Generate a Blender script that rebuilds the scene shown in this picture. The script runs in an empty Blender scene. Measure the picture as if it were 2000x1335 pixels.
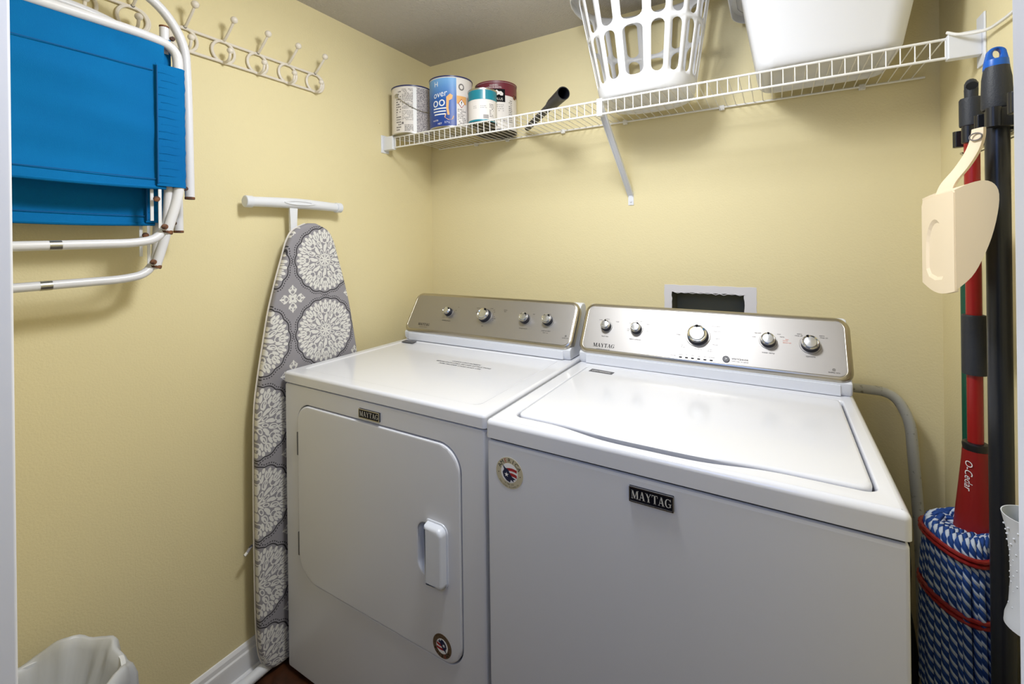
import bpy, bmesh, math, random
from mathutils import Vector, Matrix
from math import sin, cos, pi, radians
random.seed(4)
SC = bpy.context.scene
COL = SC.collection

# ------------------------------------------------------------------ camera
CAMZ = 1.285
YAW, ROLL = 0.5323, 0.0126
cd = bpy.data.cameras.new('camera'); cam = bpy.data.objects.new('camera', cd); COL.objects.link(cam)
Rz = Matrix.Rotation(YAW, 3, 'Z'); Ry = Matrix.Rotation(ROLL, 3, 'Y'); RR = Rz @ Ry
right = RR @ Vector((1, 0, 0)); fwd = RR @ Vector((0, 1, 0)); up = RR @ Vector((0, 0, 1))
M = Matrix((right, up, -fwd)).transposed().to_4x4(); M.translation = Vector((0, 0, CAMZ))
cam.matrix_world = M
cd.sensor_width = 36; cd.lens = 36 * 878.1 / 2000
cd.shift_y = -(667.5 - 473.4) / 2000
cd.clip_start = 0.01
SC.camera = cam
# ------------------------------------------------------------------ world, lights, exposure
w = bpy.data.worlds.new('world'); SC.world = w; w.use_nodes = True
w.node_tree.nodes['Background'].inputs[0].default_value = (0.80, 0.88, 1.0, 1)
w.node_tree.nodes['Background'].inputs[1].default_value = 0.06
def area_light(name, loc, rot, size, power, color, size_y=None, spread=None):
    l = bpy.data.lights.new(name, 'AREA'); l.energy = power; l.color = color; l.size = size
    if size_y: l.shape = 'RECTANGLE'; l.size_y = size_y
    else: l.shape = 'DISK'
    if spread: l.spread = spread
    o = bpy.data.objects.new(name, l); COL.objects.link(o); o.location = loc; o.rotation_euler = rot
    return o
pl_ = bpy.data.lights.new('closet_ceiling_lamp', 'POINT'); pl_.energy = 15; pl_.color = (0.93, 0.965, 1.0); pl_.shadow_soft_size = .085
lo = bpy.data.objects.new('closet_ceiling_lamp', pl_); COL.objects.link(lo); lo.location = (-0.41, 0.72, 1.97)
area_light('closet_ceiling_lamp_glow', (-0.41, 0.72, 2.06), (0, 0, 0), 0.26, 11, (0.93, 0.965, 1.0))
area_light('hallway_cool_fill', (-0.22, -0.45, 1.78), (radians(68), 0, 0), 0.6, 4.6, (0.26, 0.44, 1.0), 0.4)  # added unseen fill by the doorway, tinted blue for the appliance fronts
vs = SC.view_settings
vs.view_transform = 'Standard'; vs.look = 'None'; vs.exposure = -0.15; vs.gamma = 1.0; vs.use_curve_mapping = False

# ------------------------------------------------------------------ room measures (metres)
XL, XR, YB, YF, ZC = -1.39, 0.382, 1.626, 0.14, 2.113
JL, JR = -0.715, 0.0458

# ------------------------------------------------------------------ materials
def lin(c):
    return tuple(((v / 255) / 12.92 if v / 255 <= .04045 else ((v / 255 + .055) / 1.055) ** 2.4) for v in c) + (1,)
MATS = {}
def mat(name, rgb, rough=.5, metal=0, bump=None, coat=0, spec=.5, trans=0, noise=None, sss=0, sheen=0):
    """rgb in 0-255 sRGB; bump=(scale, strength, detail); noise=(scale, rgb2, lo, hi)"""
    m = bpy.data.materials.new(name); m.use_nodes = True; nt = m.node_tree; b = nt.nodes['Principled BSDF']
    b.inputs['Base Color'].default_value = lin(rgb); b.inputs['Roughness'].default_value = rough
    b.inputs['Metallic'].default_value = metal; b.inputs['Specular IOR Level'].default_value = spec
    b.inputs['Coat Weight'].default_value = coat; b.inputs['Coat Roughness'].default_value = .08
    if sheen: b.inputs['Sheen Weight'].default_value = sheen
    if sss:
        b.inputs['Subsurface Weight'].default_value = sss; b.inputs['Subsurface Scale'].default_value = .02
        b.inputs['Subsurface Radius'].default_value = (1, 1, 1)
    tc = nt.nodes.new('ShaderNodeTexCoord')
    if bump:
        n = nt.nodes.new('ShaderNodeTexNoise'); n.inputs['Scale'].default_value = bump[0]; n.inputs['Detail'].default_value = bump[2]
        nt.links.new(tc.outputs['Object'], n.inputs['Vector'])
        bp = nt.nodes.new('ShaderNodeBump'); bp.inputs['Strength'].default_value = bump[1]; bp.inputs['Distance'].default_value = .002
        nt.links.new(n.outputs['Fac'], bp.inputs['Height']); nt.links.new(bp.outputs['Normal'], b.inputs['Normal'])
    if noise:
        n = nt.nodes.new('ShaderNodeTexNoise'); n.inputs['Scale'].default_value = noise[0]; n.inputs['Detail'].default_value = 5
        nt.links.new(tc.outputs['Object'], n.inputs['Vector'])
        r = nt.nodes.new('ShaderNodeValToRGB'); r.color_ramp.elements[0].position = noise[2]; r.color_ramp.elements[1].position = noise[3]
        r.color_ramp.elements[0].color = lin(rgb); r.color_ramp.elements[1].color = lin(noise[1])
        nt.links.new(n.outputs['Fac'], r.inputs['Fac']); nt.links.new(r.outputs['Color'], b.inputs['Base Color'])
    if trans:
        t = nt.nodes.new('ShaderNodeBsdfTranslucent'); t.inputs[0].default_value = lin(rgb)
        mx = nt.nodes.new('ShaderNodeMixShader'); mx.inputs[0].default_value = trans
        nt.links.new(b.outputs[0], mx.inputs[1]); nt.links.new(t.outputs[0], mx.inputs[2])
        nt.links.new(mx.outputs[0], nt.nodes['Material Output'].inputs[0])
    MATS[name] = m
    return m
WALL = mat('yellow_wall_paint', (229, 216, 172), .62, bump=(210, .35, 3), spec=.3, noise=(38, (176, 160, 116), .775, .80))
CEIL = mat('popcorn_ceiling_paint', (196, 190, 182), .9, bump=(170, 1.0, 4))
CEIL.node_tree.nodes['Bump'].inputs['Distance'].default_value = .006
TRIM = mat('white_gloss_trim_paint', (232, 232, 236), .35)
FLOORM = mat('dark_wood_floor', (74, 42, 24), .35, bump=(60, .1, 3), noise=(18, (48, 26, 14), .4, .62))
ENAMEL = mat('white_appliance_enamel', (226, 227, 233), .17, coat=.3)
ENAMEL2 = mat('white_appliance_cabinet', (222, 223, 229), .34, bump=(700, .03, 2))
WPLAS = mat('white_appliance_plastic', (222, 225, 233), .35)
GAP = mat('dark_gap_shade', (40, 42, 48), .7)  # dark colour standing in for shade inside the appliance gaps
def brushed(name, rgb, rough):
    m = mat(name, rgb, rough, metal=1); nt = m.node_tree; b = nt.nodes['Principled BSDF']
    tc = nt.nodes.new('ShaderNodeTexCoord'); mp = nt.nodes.new('ShaderNodeMapping'); mp.inputs['Scale'].default_value = (6, 900, 900)
    n = nt.nodes.new('ShaderNodeTexNoise'); n.inputs['Scale'].default_value = 1.0; n.inputs['Detail'].default_value = 3
    bp = nt.nodes.new('ShaderNodeBump'); bp.inputs['Strength'].default_value = .12; bp.inputs['Distance'].default_value = .0004
    nt.links.new(tc.outputs['Object'], mp.inputs[0]); nt.links.new(mp.outputs[0], n.inputs['Vector'])
    nt.links.new(n.outputs['Fac'], bp.inputs['Height']); nt.links.new(bp.outputs[0], b.inputs['Normal'])
    return m
STEEL = brushed('brushed_steel_fascia', (168, 165, 163), .47)
BEZEL = brushed('satin_nickel_bezel', (186, 180, 168), .3)
CHROME = mat('chrome', (225, 225, 225), .1, metal=1)
KFACE = mat('knob_face_satin_silver', (200, 202, 206), .3, metal=1)
KDARK = mat('knob_skirt_dark_plastic', (30, 32, 44), .35)
BLACKP = mat('black_printing', (26, 26, 28), .8, spec=.05)
BADGE = mat('badge_black', (16, 16, 26), .5, spec=.2)
BLET = mat('badge_silver_lettering', (206, 204, 198), .4)
BADGES = mat('badge_silver', (190, 188, 184), .25, metal=1)
REDP = mat('orange_red_printing', (214, 96, 40), .5)
GREYP = mat('grey_label', (92, 92, 98), .5)
TUBEW = mat('white_enamelled_tube', (222, 222, 228), .3, noise=(45, (120, 84, 60), .74, .78))
HOOKW = mat('white_painted_iron', (228, 220, 208), .4)
RUST = mat('rusty_steel', (128, 82, 52), .7, noise=(90, (60, 34, 24), .4, .6))
BLUE = mat('blue_canvas', (0, 116, 182), .8, bump=(900, .3, 2), noise=(3, (0, 100, 168), .35, .7), trans=.08, spec=.15)
BLUED = mat('blue_stitching', (0, 86, 146), .8)
WIRE = mat('white_vinyl_wire', (236, 234, 230), .35)
BRACK = mat('white_steel_bracket', (226, 228, 234), .35)
BASKW = mat('white_basket_plastic', (240, 240, 242), .3, trans=.12)
BINW = mat('translucent_white_tub', (244, 244, 246), .4, trans=.3)
CREAM = mat('cream_plastic', (238, 220, 192), .4)
BLK = mat('black_plastic', (22, 23, 28), .35)
BLKR = mat('black_rubber_grip', (38, 41, 48), .55, bump=(400, .2, 2))
NAVYT = mat('dark_blue_black_tube', (24, 27, 36), .3)
BLUEC = mat('bright_blue_plastic', (0, 92, 190), .35)
REDT = mat('red_metal_tube', (150, 18, 20), .35)
REDPL = mat('red_plastic', (136, 20, 20), .4)
GREEN = mat('green_metal_tube', (0, 78, 58), .4)
TINM = mat('tin_metal', (190, 188, 180), .3, metal=1)
DARKB = mat('black_can_bottom', (24, 22, 24), .4)
PAPER = mat('off_white_label_paper', (228, 222, 216), .5)
WHITEP = mat('white_print', (240, 240, 240), .5)
BAG = mat('white_plastic_bag', (226, 228, 232), .3, trans=.35, bump=(30, .5, 2))
GREYT = mat('grey_painted_tube', (188, 188, 182), .4, noise=(70, (130, 128, 120), .6, .7))

# ------------------------------------------------------------------ mesh builder
def origin(o):
    while o is not None:
        if '_o' in o: return Vector(o['_o'])
        o = o.parent
    return Vector((0, 0, 0))
class MB:
    def __init__(s): s.v = []; s.f = []; s.mi = []; s.m = 0; s.T = None
    def P(s, p):
        p = Vector(p)
        s.v.append(s.T @ p if s.T is not None else p); return len(s.v) - 1
    def F(s, idx):
        if len(set(idx)) >= 3: s.f.append(tuple(idx)); s.mi.append(s.m)
    def skin(s, loops, closed=True, cap0=True, cap1=True):
        ids = [[s.P(p) for p in lp] for lp in loops]; n = len(ids[0])
        for a, b in zip(ids, ids[1:]):
            for i in range(n if closed else n - 1):
                j = (i + 1) % n; s.F((a[i], a[j], b[j], b[i]))
        if cap0: s.F(tuple(reversed(ids[0])))
        if cap1: s.F(tuple(ids[-1]))
        return s
    def box(s, a, b, bev=0.0, seg=2):
        (x0, y0, z0), (x1, y1, z1) = a, b
        if bev <= 0:
            lo = [(x0, y0), (x1, y0), (x1, y1), (x0, y1)]
            return s.skin([[(x, y, z0) for x, y in lo], [(x, y, z1) for x, y in lo]])
        loops = []
        for k in range(seg + 1):
            t = pi / 2 * k / seg; i = bev * (1 - sin(t)); h = bev * (1 - cos(t))
            loops.append([(x, y, z0 + h) for x, y in rrect(x0 + i, y0 + i, x1 - i, y1 - i, max(bev - i, .0004) , seg + 1)])
        for k in range(seg + 1):
            t = pi / 2 * (1 - k / seg); i = bev * (1 - sin(t)); h = bev * (1 - cos(t))
            loops.append([(x, y, z1 - h) for x, y in rrect(x0 + i, y0 + i, x1 - i, y1 - i, max(bev - i, .0004), seg + 1)])
        return s.skin(loops)
    def tube(s, pts, r, n=12, closed=False, caps=True, flat=None):
        pts = [Vector(p) for p in pts]; N = len(pts); rr = r if isinstance(r, (list, tuple)) else [r] * N
        tang = []
        for i in range(N):
            if closed: t = pts[(i + 1) % N] - pts[i - 1]
            else: t = pts[min(i + 1, N - 1)] - pts[max(i - 1, 0)]
            tang.append(t.normalized())
        t0 = tang[0]; ref = Vector((0, 0, 1)) if abs(t0.z) < .9 else Vector((1, 0, 0))
        u = (ref - t0 * ref.dot(t0)).normalized(); loops = []
        for i in range(N):
            t = tang[i]; u = (u - t * u.dot(t)).normalized(); v = t.cross(u)
            loops.append([pts[i] + (u * cos(2 * pi * k / n) + v * sin(2 * pi * k / n)) * rr[i] for k in range(n)])
        if closed: loops.append(loops[0]); caps = False
        return s.skin(loops, True, caps, caps)
    def lathe(s, prof, o=(0, 0, 0), ax=(0, 0, 1), n=32, cap=True, a0=0.0):
        """prof: list of (radius, height) along ax"""
        o = Vector(o); ax = Vector(ax).normalized(); ref = Vector((1, 0, 0)) if abs(ax.x) < .9 else Vector((0, 1, 0))
        u = (ref - ax * ref.dot(ax)).normalized(); v = ax.cross(u)
        loops = [[o + ax * h + (u * cos(a0 + 2 * pi * k / n) + v * sin(a0 + 2 * pi * k / n)) * r for k in range(n)] for r, h in prof]
        return s.skin(loops, True, cap, cap)
    def sphere(s, c, r, n=12):
        prof = [(max(r * sin(pi * k / n), 1e-5), -r * cos(pi * k / n)) for k in range(n + 1)]
        return s.lathe(prof, c, (0, 0, 1), n * 2, False)
    def fill(s, outer, holes, fn):
        vs_, fs = fill2d(outer, holes); ids = [s.P(fn(x, y)) for x, y in vs_]
        for f in fs: s.F([ids[i] for i in f])
    def plate(s, outer, holes, fr, th, bev=.001, back=True, hbev=None):
        """solid plate; fr(x, y, depth) maps; depth 0 = front, th = back"""
        hb = bev if hbev is None else hbev
        st = [(0, 1), (.3, .293), (1, 0)]
        of = offset(outer, -bev); hf = [offset(h, hb) for h in holes]
        s.fill(of, hf, lambda x, y: fr(x, y, 0))
        s.skin([[fr(x, y, bev * a) for x, y in offset(outer, -bev * b)] for a, b in st] + [[fr(x, y, th) for x, y in outer]], True, False, False)
        for h in holes:
            s.skin([[fr(x, y, hb * a) for x, y in offset(h, hb * b)] for a, b in st] + [[fr(x, y, th) for x, y in h]], True, False, False)
        if back: s.fill(outer, holes, lambda x, y: fr(x, y, th))
        return s
    def prism(s, poly, fr, d0, d1):
        return s.skin([[fr(x, y, d0) for x, y in poly], [fr(x, y, d1) for x, y in poly]])
    def build(s, name, mats, parent=None, angle=35, recalc=True, smooth=True, wn=True):
        me = bpy.data.meshes.new(name)
        off = origin(parent)
        me.from_pydata([v - off for v in s.v], [], s.f); me.validate()
        for m in (mats if isinstance(mats, (list, tuple)) else [mats]): me.materials.append(m)
        if len(me.polygons) == len(s.mi):
            for p, i in zip(me.polygons, s.mi): p.material_index = i
        bm = bmesh.new(); bm.from_mesh(me); bmesh.ops.remove_doubles(bm, verts=bm.verts, dist=1e-6)
        if recalc: bmesh.ops.recalc_face_normals(bm, faces=bm.faces)
        bm.to_mesh(me); bm.free()
        if smooth:
            for p in me.polygons: p.use_smooth = True
            me.set_sharp_from_angle(angle=radians(angle))
        o = bpy.data.objects.new(name, me); COL.objects.link(o)
        if parent is not None: o.parent = parent
        if smooth and wn:
            mdf = o.modifiers.new('weighted_normals', 'WEIGHTED_NORMAL'); mdf.keep_sharp = True; mdf.weight = 100
        return o

def rrect(x0, y0, x1, y1, r, n=6):
    rs = r if isinstance(r, (list, tuple)) else [r] * 4   # bl, br, tr, tl
    out = []
    for (cx, cy, a0, rad) in ((x0 + rs[0], y0 + rs[0], pi, rs[0]), (x1 - rs[1], y0 + rs[1], 1.5 * pi, rs[1]),
                              (x1 - rs[2], y1 - rs[2], 0, rs[2]), (x0 + rs[3], y1 - rs[3], .5 * pi, rs[3])):
        for k in range(n + 1):
            a = a0 + pi / 2 * k / n; out.append((cx + rad * cos(a), cy + rad * sin(a)))
    return out
def area2(p): return sum(p[i][0] * p[(i + 1) % len(p)][1] - p[(i + 1) % len(p)][0] * p[i][1] for i in range(len(p))) / 2
def offset(p, d):
    if abs(d) < 1e-9: return list(p)
    sg = 1 if area2(p) > 0 else -1; n = len(p); out = []
    for i in range(n):
        a = Vector(p[i - 1]); b = Vector(p[i]); c = Vector(p[(i + 1) % n])
        e = Vector((0, 0))
        for q0, q1 in ((a, b), (b, c)):
            t = q1 - q0
            if t.length > 1e-9: t.normalize(); e += Vector((t.y, -t.x))
        if e.length > 1e-9: e.normalize()
        t = (b - a)
        k = 1.0
        if t.length > 1e-9:
            t.normalize(); k = 1 / max(.5, e.dot(Vector((t.y, -t.x))))
        out.append((b.x + e.x * d * sg * k, b.y + e.y * d * sg * k))
    return out
_fc = {}
def fill2d(outer, holes):
    bm = bmesh.new(); es = []
    for lp in [outer] + list(holes):
        q = []
        for x, y in lp:
            if not q or (abs(q[-1].co.x - x) + abs(q[-1].co.y - y)) > 1e-7: q.append(bm.verts.new((x, y, 0)))
        for i in range(len(q)): es.append(bm.edges.new((q[i], q[(i + 1) % len(q)])))
    bmesh.ops.triangle_fill(bm, use_beauty=True, use_dissolve=False, edges=es, normal=(0, 0, 1))
    bm.verts.index_update()
    r = ([(v.co.x, v.co.y) for v in bm.verts], [[v.index for v in f.verts] for f in bm.faces]); bm.free()
    return r
def fillet(pts, r, n=6):
    pts = [Vector(p) for p in pts]; out = [pts[0]]
    for i in range(1, len(pts) - 1):
        a, b, c = pts[i - 1], pts[i], pts[i + 1]
        d1 = (a - b); d2 = (c - b); rr = min(r, d1.length * .48, d2.length * .48); p = b + d1.normalized() * rr; q = b + d2.normalized() * rr
        for k in range(n + 1):
            t = k / n; out.append(p * (1 - t) ** 2 + b * 2 * t * (1 - t) + q * t * t)
    out.append(pts[-1]); return out
def smoothp(pts, n=6):
    pts = [Vector(p) for p in pts]; out = []; N = len(pts)
    for i in range(N - 1):
        p0, p1, p2, p3 = pts[max(i - 1, 0)], pts[i], pts[i + 1], pts[min(i + 2, N - 1)]
        for k in range(n):
            t = k / n; out.append(.5 * ((2 * p1) + (p2 - p0) * t + (2 * p0 - 5 * p1 + 4 * p2 - p3) * t * t + (3 * p1 - p0 - 3 * p2 + p3) * t ** 3))
    out.append(pts[-1]); return out

# frames: (x, y, depth)->world
def FR(o, ex, ey, ed):
    o, ex, ey, ed = map(Vector, (o, ex, ey, ed))
    return lambda x, y, d=0.0: o + ex * x + ey * y + ed * d
def front(Y): return lambda x, z, d=0.0: Vector((x, Y + d, z))     # faces -Y
def top(Z): return lambda x, y, d=0.0: Vector((x, y, Z - d))       # faces +Z

def thing(name, label, cat, loc, group=None):
    o = bpy.data.objects.new(name, None); COL.objects.link(o); o.empty_display_size = .05
    o.location = loc; o['_o'] = list(loc); o['label'] = label; o['category'] = cat
    if group: o['group'] = group
    return o
def tag(o, label, cat, group=None):
    o['label'] = label; o['category'] = cat
    if group: o['group'] = group
    return o
def struct(o): o['kind'] = 'structure'; return o
def copy_tree(o, parent=None):
    c = o.copy(); COL.objects.link(c)
    if parent is not None: c.parent = parent
    for ch in [x for x in o.children]: copy_tree(ch, c)
    return c

# ------------------------------------------------------------------ lettering
_tc = {}
def text_tris(s):
    if s in _tc: return _tc[s]
    cu = bpy.data.curves.new('t', 'FONT'); cu.body = s; cu.size = 1; cu.align_x = 'CENTER'; cu.align_y = 'CENTER'; cu.resolution_u = 3
    o = bpy.data.objects.new('t', cu); COL.objects.link(o)
    dg = bpy.context.evaluated_depsgraph_get(); me = o.evaluated_get(dg).to_mesh()
    r = ([(v.co.x, v.co.y) for v in me.vertices], [list(p.vertices) for p in me.polygons])
    o.evaluated_get(dg).to_mesh_clear(); bpy.data.objects.remove(o); bpy.data.curves.remove(cu)
    _tc[s] = r; return r
def write(mb, s, fr, x, y, h, sx=1.0, rot=0.0, d=-.0004, shear=0):
    vs_, fs = text_tris(s); c, q = cos(rot), sin(rot); h = h * 1.35
    ids = [mb.P(fr(x + (a * sx + b * shear) * h * c - b * h * q, y + (a * sx + b * shear) * h * q + b * h * c, d)) for a, b in vs_]
    for f in fs: mb.F([ids[i] for i in f])
def serif(mb, word, fr, x0, y0, h, d=-.0004, sp=.06, sx=1.0):
    """bold condensed slab-serif capitals drawn stroke by stroke"""
    def st(a, b, c, e, w): return [(a - w / 2, b), (a + w / 2, b), (c + w / 2, e), (c - w / 2, e)]
    def rc(a, b, c, e): return [(a, b), (c, b), (c, e), (a, e)]
    G = []
    for k in range(14):
        a0 = radians(42 + 276 * k / 14); a1 = radians(42 + 276 * (k + 1) / 14)
        def pt(a, o): 
            th = .07 + .13 * abs(cos(a)) * (1 if cos(a) < 0 else .2)
            r = 1 if o else 1 - th / .45
            return (.45 + .45 * r * cos(a), .5 + .5 * (1 if o else 1 - th / .6) * sin(a))
        G.append([pt(a0, 1), pt(a1, 1), pt(a1, 0), pt(a0, 0)])
    L = {'M': (1.12, [st(.13, 0, .13, 1, .07), rc(0, 0, .27, .07), rc(0, .93, .26, 1), st(.17, 1, .54, .04, .21), st(.52, .04, .86, 1, .07), st(.93, 0, .93, 1, .2), rc(.74, 0, 1.12, .07), rc(.84, .93, 1.12, 1)]),
         'A': (.92, [st(.12, 0, .44, 1, .07), st(.74, 0, .45, 1, .21), rc(.2, .28, .64, .35), rc(0, 0, .25, .07), rc(.55, 0, .92, .07)]),
         'Y': (.88, [st(.44, .45, .15, 1, .21), st(.44, .45, .74, 1, .07), st(.45, 0, .45, .5, .2), rc(0, .93, .33, 1), rc(.62, .93, .88, 1), rc(.27, 0, .64, .07)]),
         'T': (.86, [rc(0, .92, .86, 1), st(.43, 0, .43, 1, .2), rc(0, .72, .05, 1), rc(.81, .72, .86, 1), rc(.25, 0, .61, .07)]),
         'G': (.92, G + [rc(.68, .08, .84, .45), rc(.5, .4, .92, .47), rc(.78, .7, .84, 1)])}
    x = x0
    for ch in word:
        wd, polys = L[ch]
        for p in polys: mb.F([mb.P(fr(x + a * h * sx, y0 + b * h, d)) for a, b in p])
        x += (wd + sp) * h * sx
    return x

# ================================================================== ROOM
def S(mb, name, m, **k): return struct(mb.build(name, m, **k))
b = MB(); b.box((XL - .1, -2.4, -.1), (XR + .1, YB + .12, 0)); S(b, 'floor', FLOORM, smooth=False)
b = MB(); b.box((XL - .1, YF - .12, ZC), (XR + .1, YB + .12, ZC + .08)); S(b, 'ceiling', CEIL, smooth=False)
b = MB(); b.box((XL - .1, YF - .12, 0), (XL, YB + .12, ZC)); S(b, 'wall_left', WALL, smooth=False)
b = MB(); b.box((XR, YF - .12, 0), (XR + .1, YB + .12, ZC)); S(b, 'wall_right', WALL, smooth=False)
# back wall with an open outlet recess
HX0, HX1, HZ0, HZ1 = -.318, -.0905, .93, 1.108
b = MB(); fb = front(YB)
b.plate([(XL, 0), (XR, 0), (XR, ZC), (XL, ZC)], [[(HX0, HZ0), (HX1, HZ0), (HX1, HZ1), (HX0, HZ1)]], fb, .12, 0, back=True)
S(b, 'wall_back', WALL, smooth=False)
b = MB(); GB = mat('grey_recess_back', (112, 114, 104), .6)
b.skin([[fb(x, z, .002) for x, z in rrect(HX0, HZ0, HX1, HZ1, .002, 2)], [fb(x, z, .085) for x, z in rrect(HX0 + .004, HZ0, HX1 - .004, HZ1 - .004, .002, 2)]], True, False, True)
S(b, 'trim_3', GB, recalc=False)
# bare unpainted plasterboard round the recess, with a torn paper edge
rnd = random.Random(3)
def ragged(x0, y0, x1, y1, a, n=16, seed=1):
    r_ = random.Random(seed); o = []
    for (p, q) in (((x0, y0), (x1, y0)), ((x1, y0), (x1, y1)), ((x1, y1), (x0, y1)), ((x0, y1), (x0, y0))):
        for k in range(n): t = k / n; o.append((p[0] + (q[0] - p[0]) * t + r_.uniform(-a, a), p[1] + (q[1] - p[1]) * t + r_.uniform(-a, a)))
    return o
DRYW = mat('bare_plasterboard', (218, 216, 222), .8)
b = MB(); b.plate(ragged(-.341, .88, -.057, 1.132, .0012), [ragged(HX0 + .002, .932, HX1 - .002, HZ1 - .001, .0014, seed=5)], front(YB - .0012), .0012, .0003, back=False)
S(b, 'trim_4', DRYW)
b = MB()
for k in range(9):
    x = HX0 + .01 + k * .024; b.tube([(x, YB - .002, HZ1 - .001), (x + .012, YB - .004, HZ1 - .003 + rnd.uniform(-.002, .002)), (x + .026, YB - .002, HZ1)], .0009, 5)
S(b, 'trim_5', DRYW)
# front wall with the doorway we look through
b = MB(); b.box((XL - .1, YF - .11, 0), (JL - .02, YF, ZC)); b.box((JR + .02, YF - .11, 0), (XR + .1, YF, ZC)); b.box((JL - .02, YF - .11, 2.04), (JR + .02, YF, ZC))
S(b, 'wall_front', WALL, smooth=False)
b = MB(); b.box((JL - .02, YF - .12, 0), (JL, YF + .006, 2.03), .003); b.box((JL - .002, YF - .075, 0), (JL + .002, YF - .035, 2.03), .001); S(b, 'trim_1', TRIM)
b = MB(); b.box((JR, YF - .12, 0), (JR + .02, YF + .006, 2.03), .003); b.box((JR + .02, YF, 0), (JR + .075, YF + .014, 2.06), .004); S(b, 'trim_2', TRIM)
def baseboard(name, p0, p1, nrm):
    prof = [(0, 0), (.014, 0), (.014, .062), (.0125, .07), (.009, .074), (.008, .086), (.0055, .091), (.003, .0945), (0, .0955)]
    shoe = [(.014, 0), (.031, 0), (.030, .006), (.026, .012), (.020, .0165), (.014, .018)]
    b = MB(); p0 = Vector(p0); p1 = Vector(p1); n = Vector(nrm)
    for pr in (prof, shoe): b.skin([[p0 + n * a + Vector((0, 0, z)) for a, z in pr], [p1 + n * a + Vector((0, 0, z)) for a, z in pr]])
    return S(b, name, TRIM, angle=20)
baseboard('baseboard_left', (XL, YF, 0), (XL, YB, 0), (1, 0, 0))
baseboard('baseboard_back', (XL, YB, 0), (XR, YB, 0), (0, -1, 0))
baseboard('baseboard_right', (XR, YF, 0), (XR, YB, 0), (-1, 0, 0))

# ================================================================== APPLIANCES
CN = Vector((0, -.84286, .53813)); CDm = Vector((0, .53813, .84286))
def console_frame(y0): return FR((0, y0, .945), (1, 0, 0), CDm, -CN)   # depth>0 goes into the console
def console(root, X0, X1, y0):
    fr = console_frame(y0)
    b = MB()   # white housing
    prof = [(y0 + .012, .9065), (y0 + .004, .918), (y0 + .003, .938), (y0 + .03, .955), (y0 + .1, 1.066), (y0 + .118, 1.076), (y0 + .14, 1.074), (y0 + .15, 1.06), (y0 + .152, .9065)]
    c = [(p[0], p[1]) for p in prof]; i1 = offset(c, -.006)
    b.skin([[(X0 + .004, y, z) for y, z in i1], [(X0 + .0055, y, z) for y, z in offset(c, -.002)], [(X0 + .010, y, z) for y, z in c], [(X1 - .010, y, z) for y, z in c], [(X1 - .0055, y, z) for y, z in offset(c, -.002)], [(X1 - .004, y, z) for y, z in i1]])
    b.build('console_housing', WPLAS, root, angle=40)
    b = MB(); b.box((X0 + .028, y0 + .0005, .9075), (X1 - .028, y0 + .02, .934), .0015); b.build('console_lower_strip', WPLAS, root)
    b = MB()   # metal rim wrapping the face
    def rr(i): return rrect(X0 + i, -.004 + i, X1 - i, .166 - i, max(.032 - i, .004), 8)
    b.skin([[fr(x, y, .03) for x, y in rr(0.002)], [fr(x, y, .012) for x, y in rr(0)], [fr(x, y, .005) for x, y in rr(.0015)], [fr(x, y, .001) for x, y in rr(.006)], [fr(x, y, 0) for x, y in rr(.012)], [fr(x, y, .0015) for x, y in rr(.0135)]])
    b.build('console_rim', BEZEL, root, angle=50)
    b = MB(); b.plate(rr(.0138), [], lambda x, y, d: fr(x, y, d + .0004), .002, .0004); b.build('console_fascia', STEEL, root)
    return fr
def knob(root, fr, x, y, r, ang, hgt=.022):
    c = fr(x, y, 0); ax = CN
    b = MB(); b.lathe([(r * 1.28, 0), (r * 1.28, .0012), (r * 1.24, .002)], c, ax, 40); pass
    k = MB(); k.lathe([(r * 1.12, 0), (r * 1.10, hgt * .35), (r * 1.0, hgt * .72), (r * .93, hgt * .74)], c, ax, 40)
    ko = k.build('knob', KDARK, root)
    b.build('dial_ring', STEEL, ko)
    g = MB(); g.lathe([(r * 1.0, hgt * .66), (r * 1.01, hgt * .8), (r * .97, hgt * .93), (r * .9, hgt * .96), (r * .78, hgt * .9), (r * .72, hgt * .86)], c, ax, 40, False)
    g.build('knob_ring', CHROME, ko)
    f = MB(); f.lathe([(r * .74, hgt * .84), (r * .74, hgt * .98), (r * .70, hgt * 1.02), (r * .35, hgt * 1.05), (1e-4, hgt * 1.06)], c, ax, 40, False)
    f.build('knob_face', KFACE, ko)
    p = MB(); ca, sa = cos(ang), sin(ang)
    fk = lambda a, q, d=0.0: c + Vector((1, 0, 0)) * (a * ca + q * sa) + CDm * (-a * sa + q * ca) + ax * (hgt * 1.0 + .0006 - d)
    p.prism([(-r * .13, r * .98), (-r * .13, r * .78), (0, r * .6), (r * .13, r * .78), (r * .13, r * .98)], fk, -.001, hgt * .15)
    p.build('pointer', BLACKP, ko)
    return ko
def small_print(mb, fr, items):
    for s, x, y, h in items: write(mb, s, fr, x, y, h)
def clusters(root, fr, items, anchors):
    gr = {}
    for it in items:
        k = min(range(len(anchors)), key=lambda i: (anchors[i][1] - it[1]) ** 2 + (anchors[i][2] - it[2]) ** 2 * 2); gr.setdefault(k, []).append(it)
    for k, its in sorted(gr.items()):
        b = MB(); small_print(b, lambda x, y, d=0: fr(x, y, .0001), its); b.build(anchors[k][0], BLACKP, root, smooth=False)
def cabinet(root, X0, X1, Y0, Y1, z1):
    b = MB(); b.box((X0, Y0 + .018, .012), (X1, Y1, z1), .004); return b.build('cabinet', ENAMEL2, root)
def feet(root, X0, X1, Y0, Y1):
    for x in (X0 + .05, X1 - .05):
        for y in (Y0 + .06, Y1 - .06):
            b = MB(); b.lathe([(.02, 0), (.02, .008), (.01, .01), (.01, .02)], (x, y, 0), n=16); b.build('foot', BLKR, root)
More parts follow.
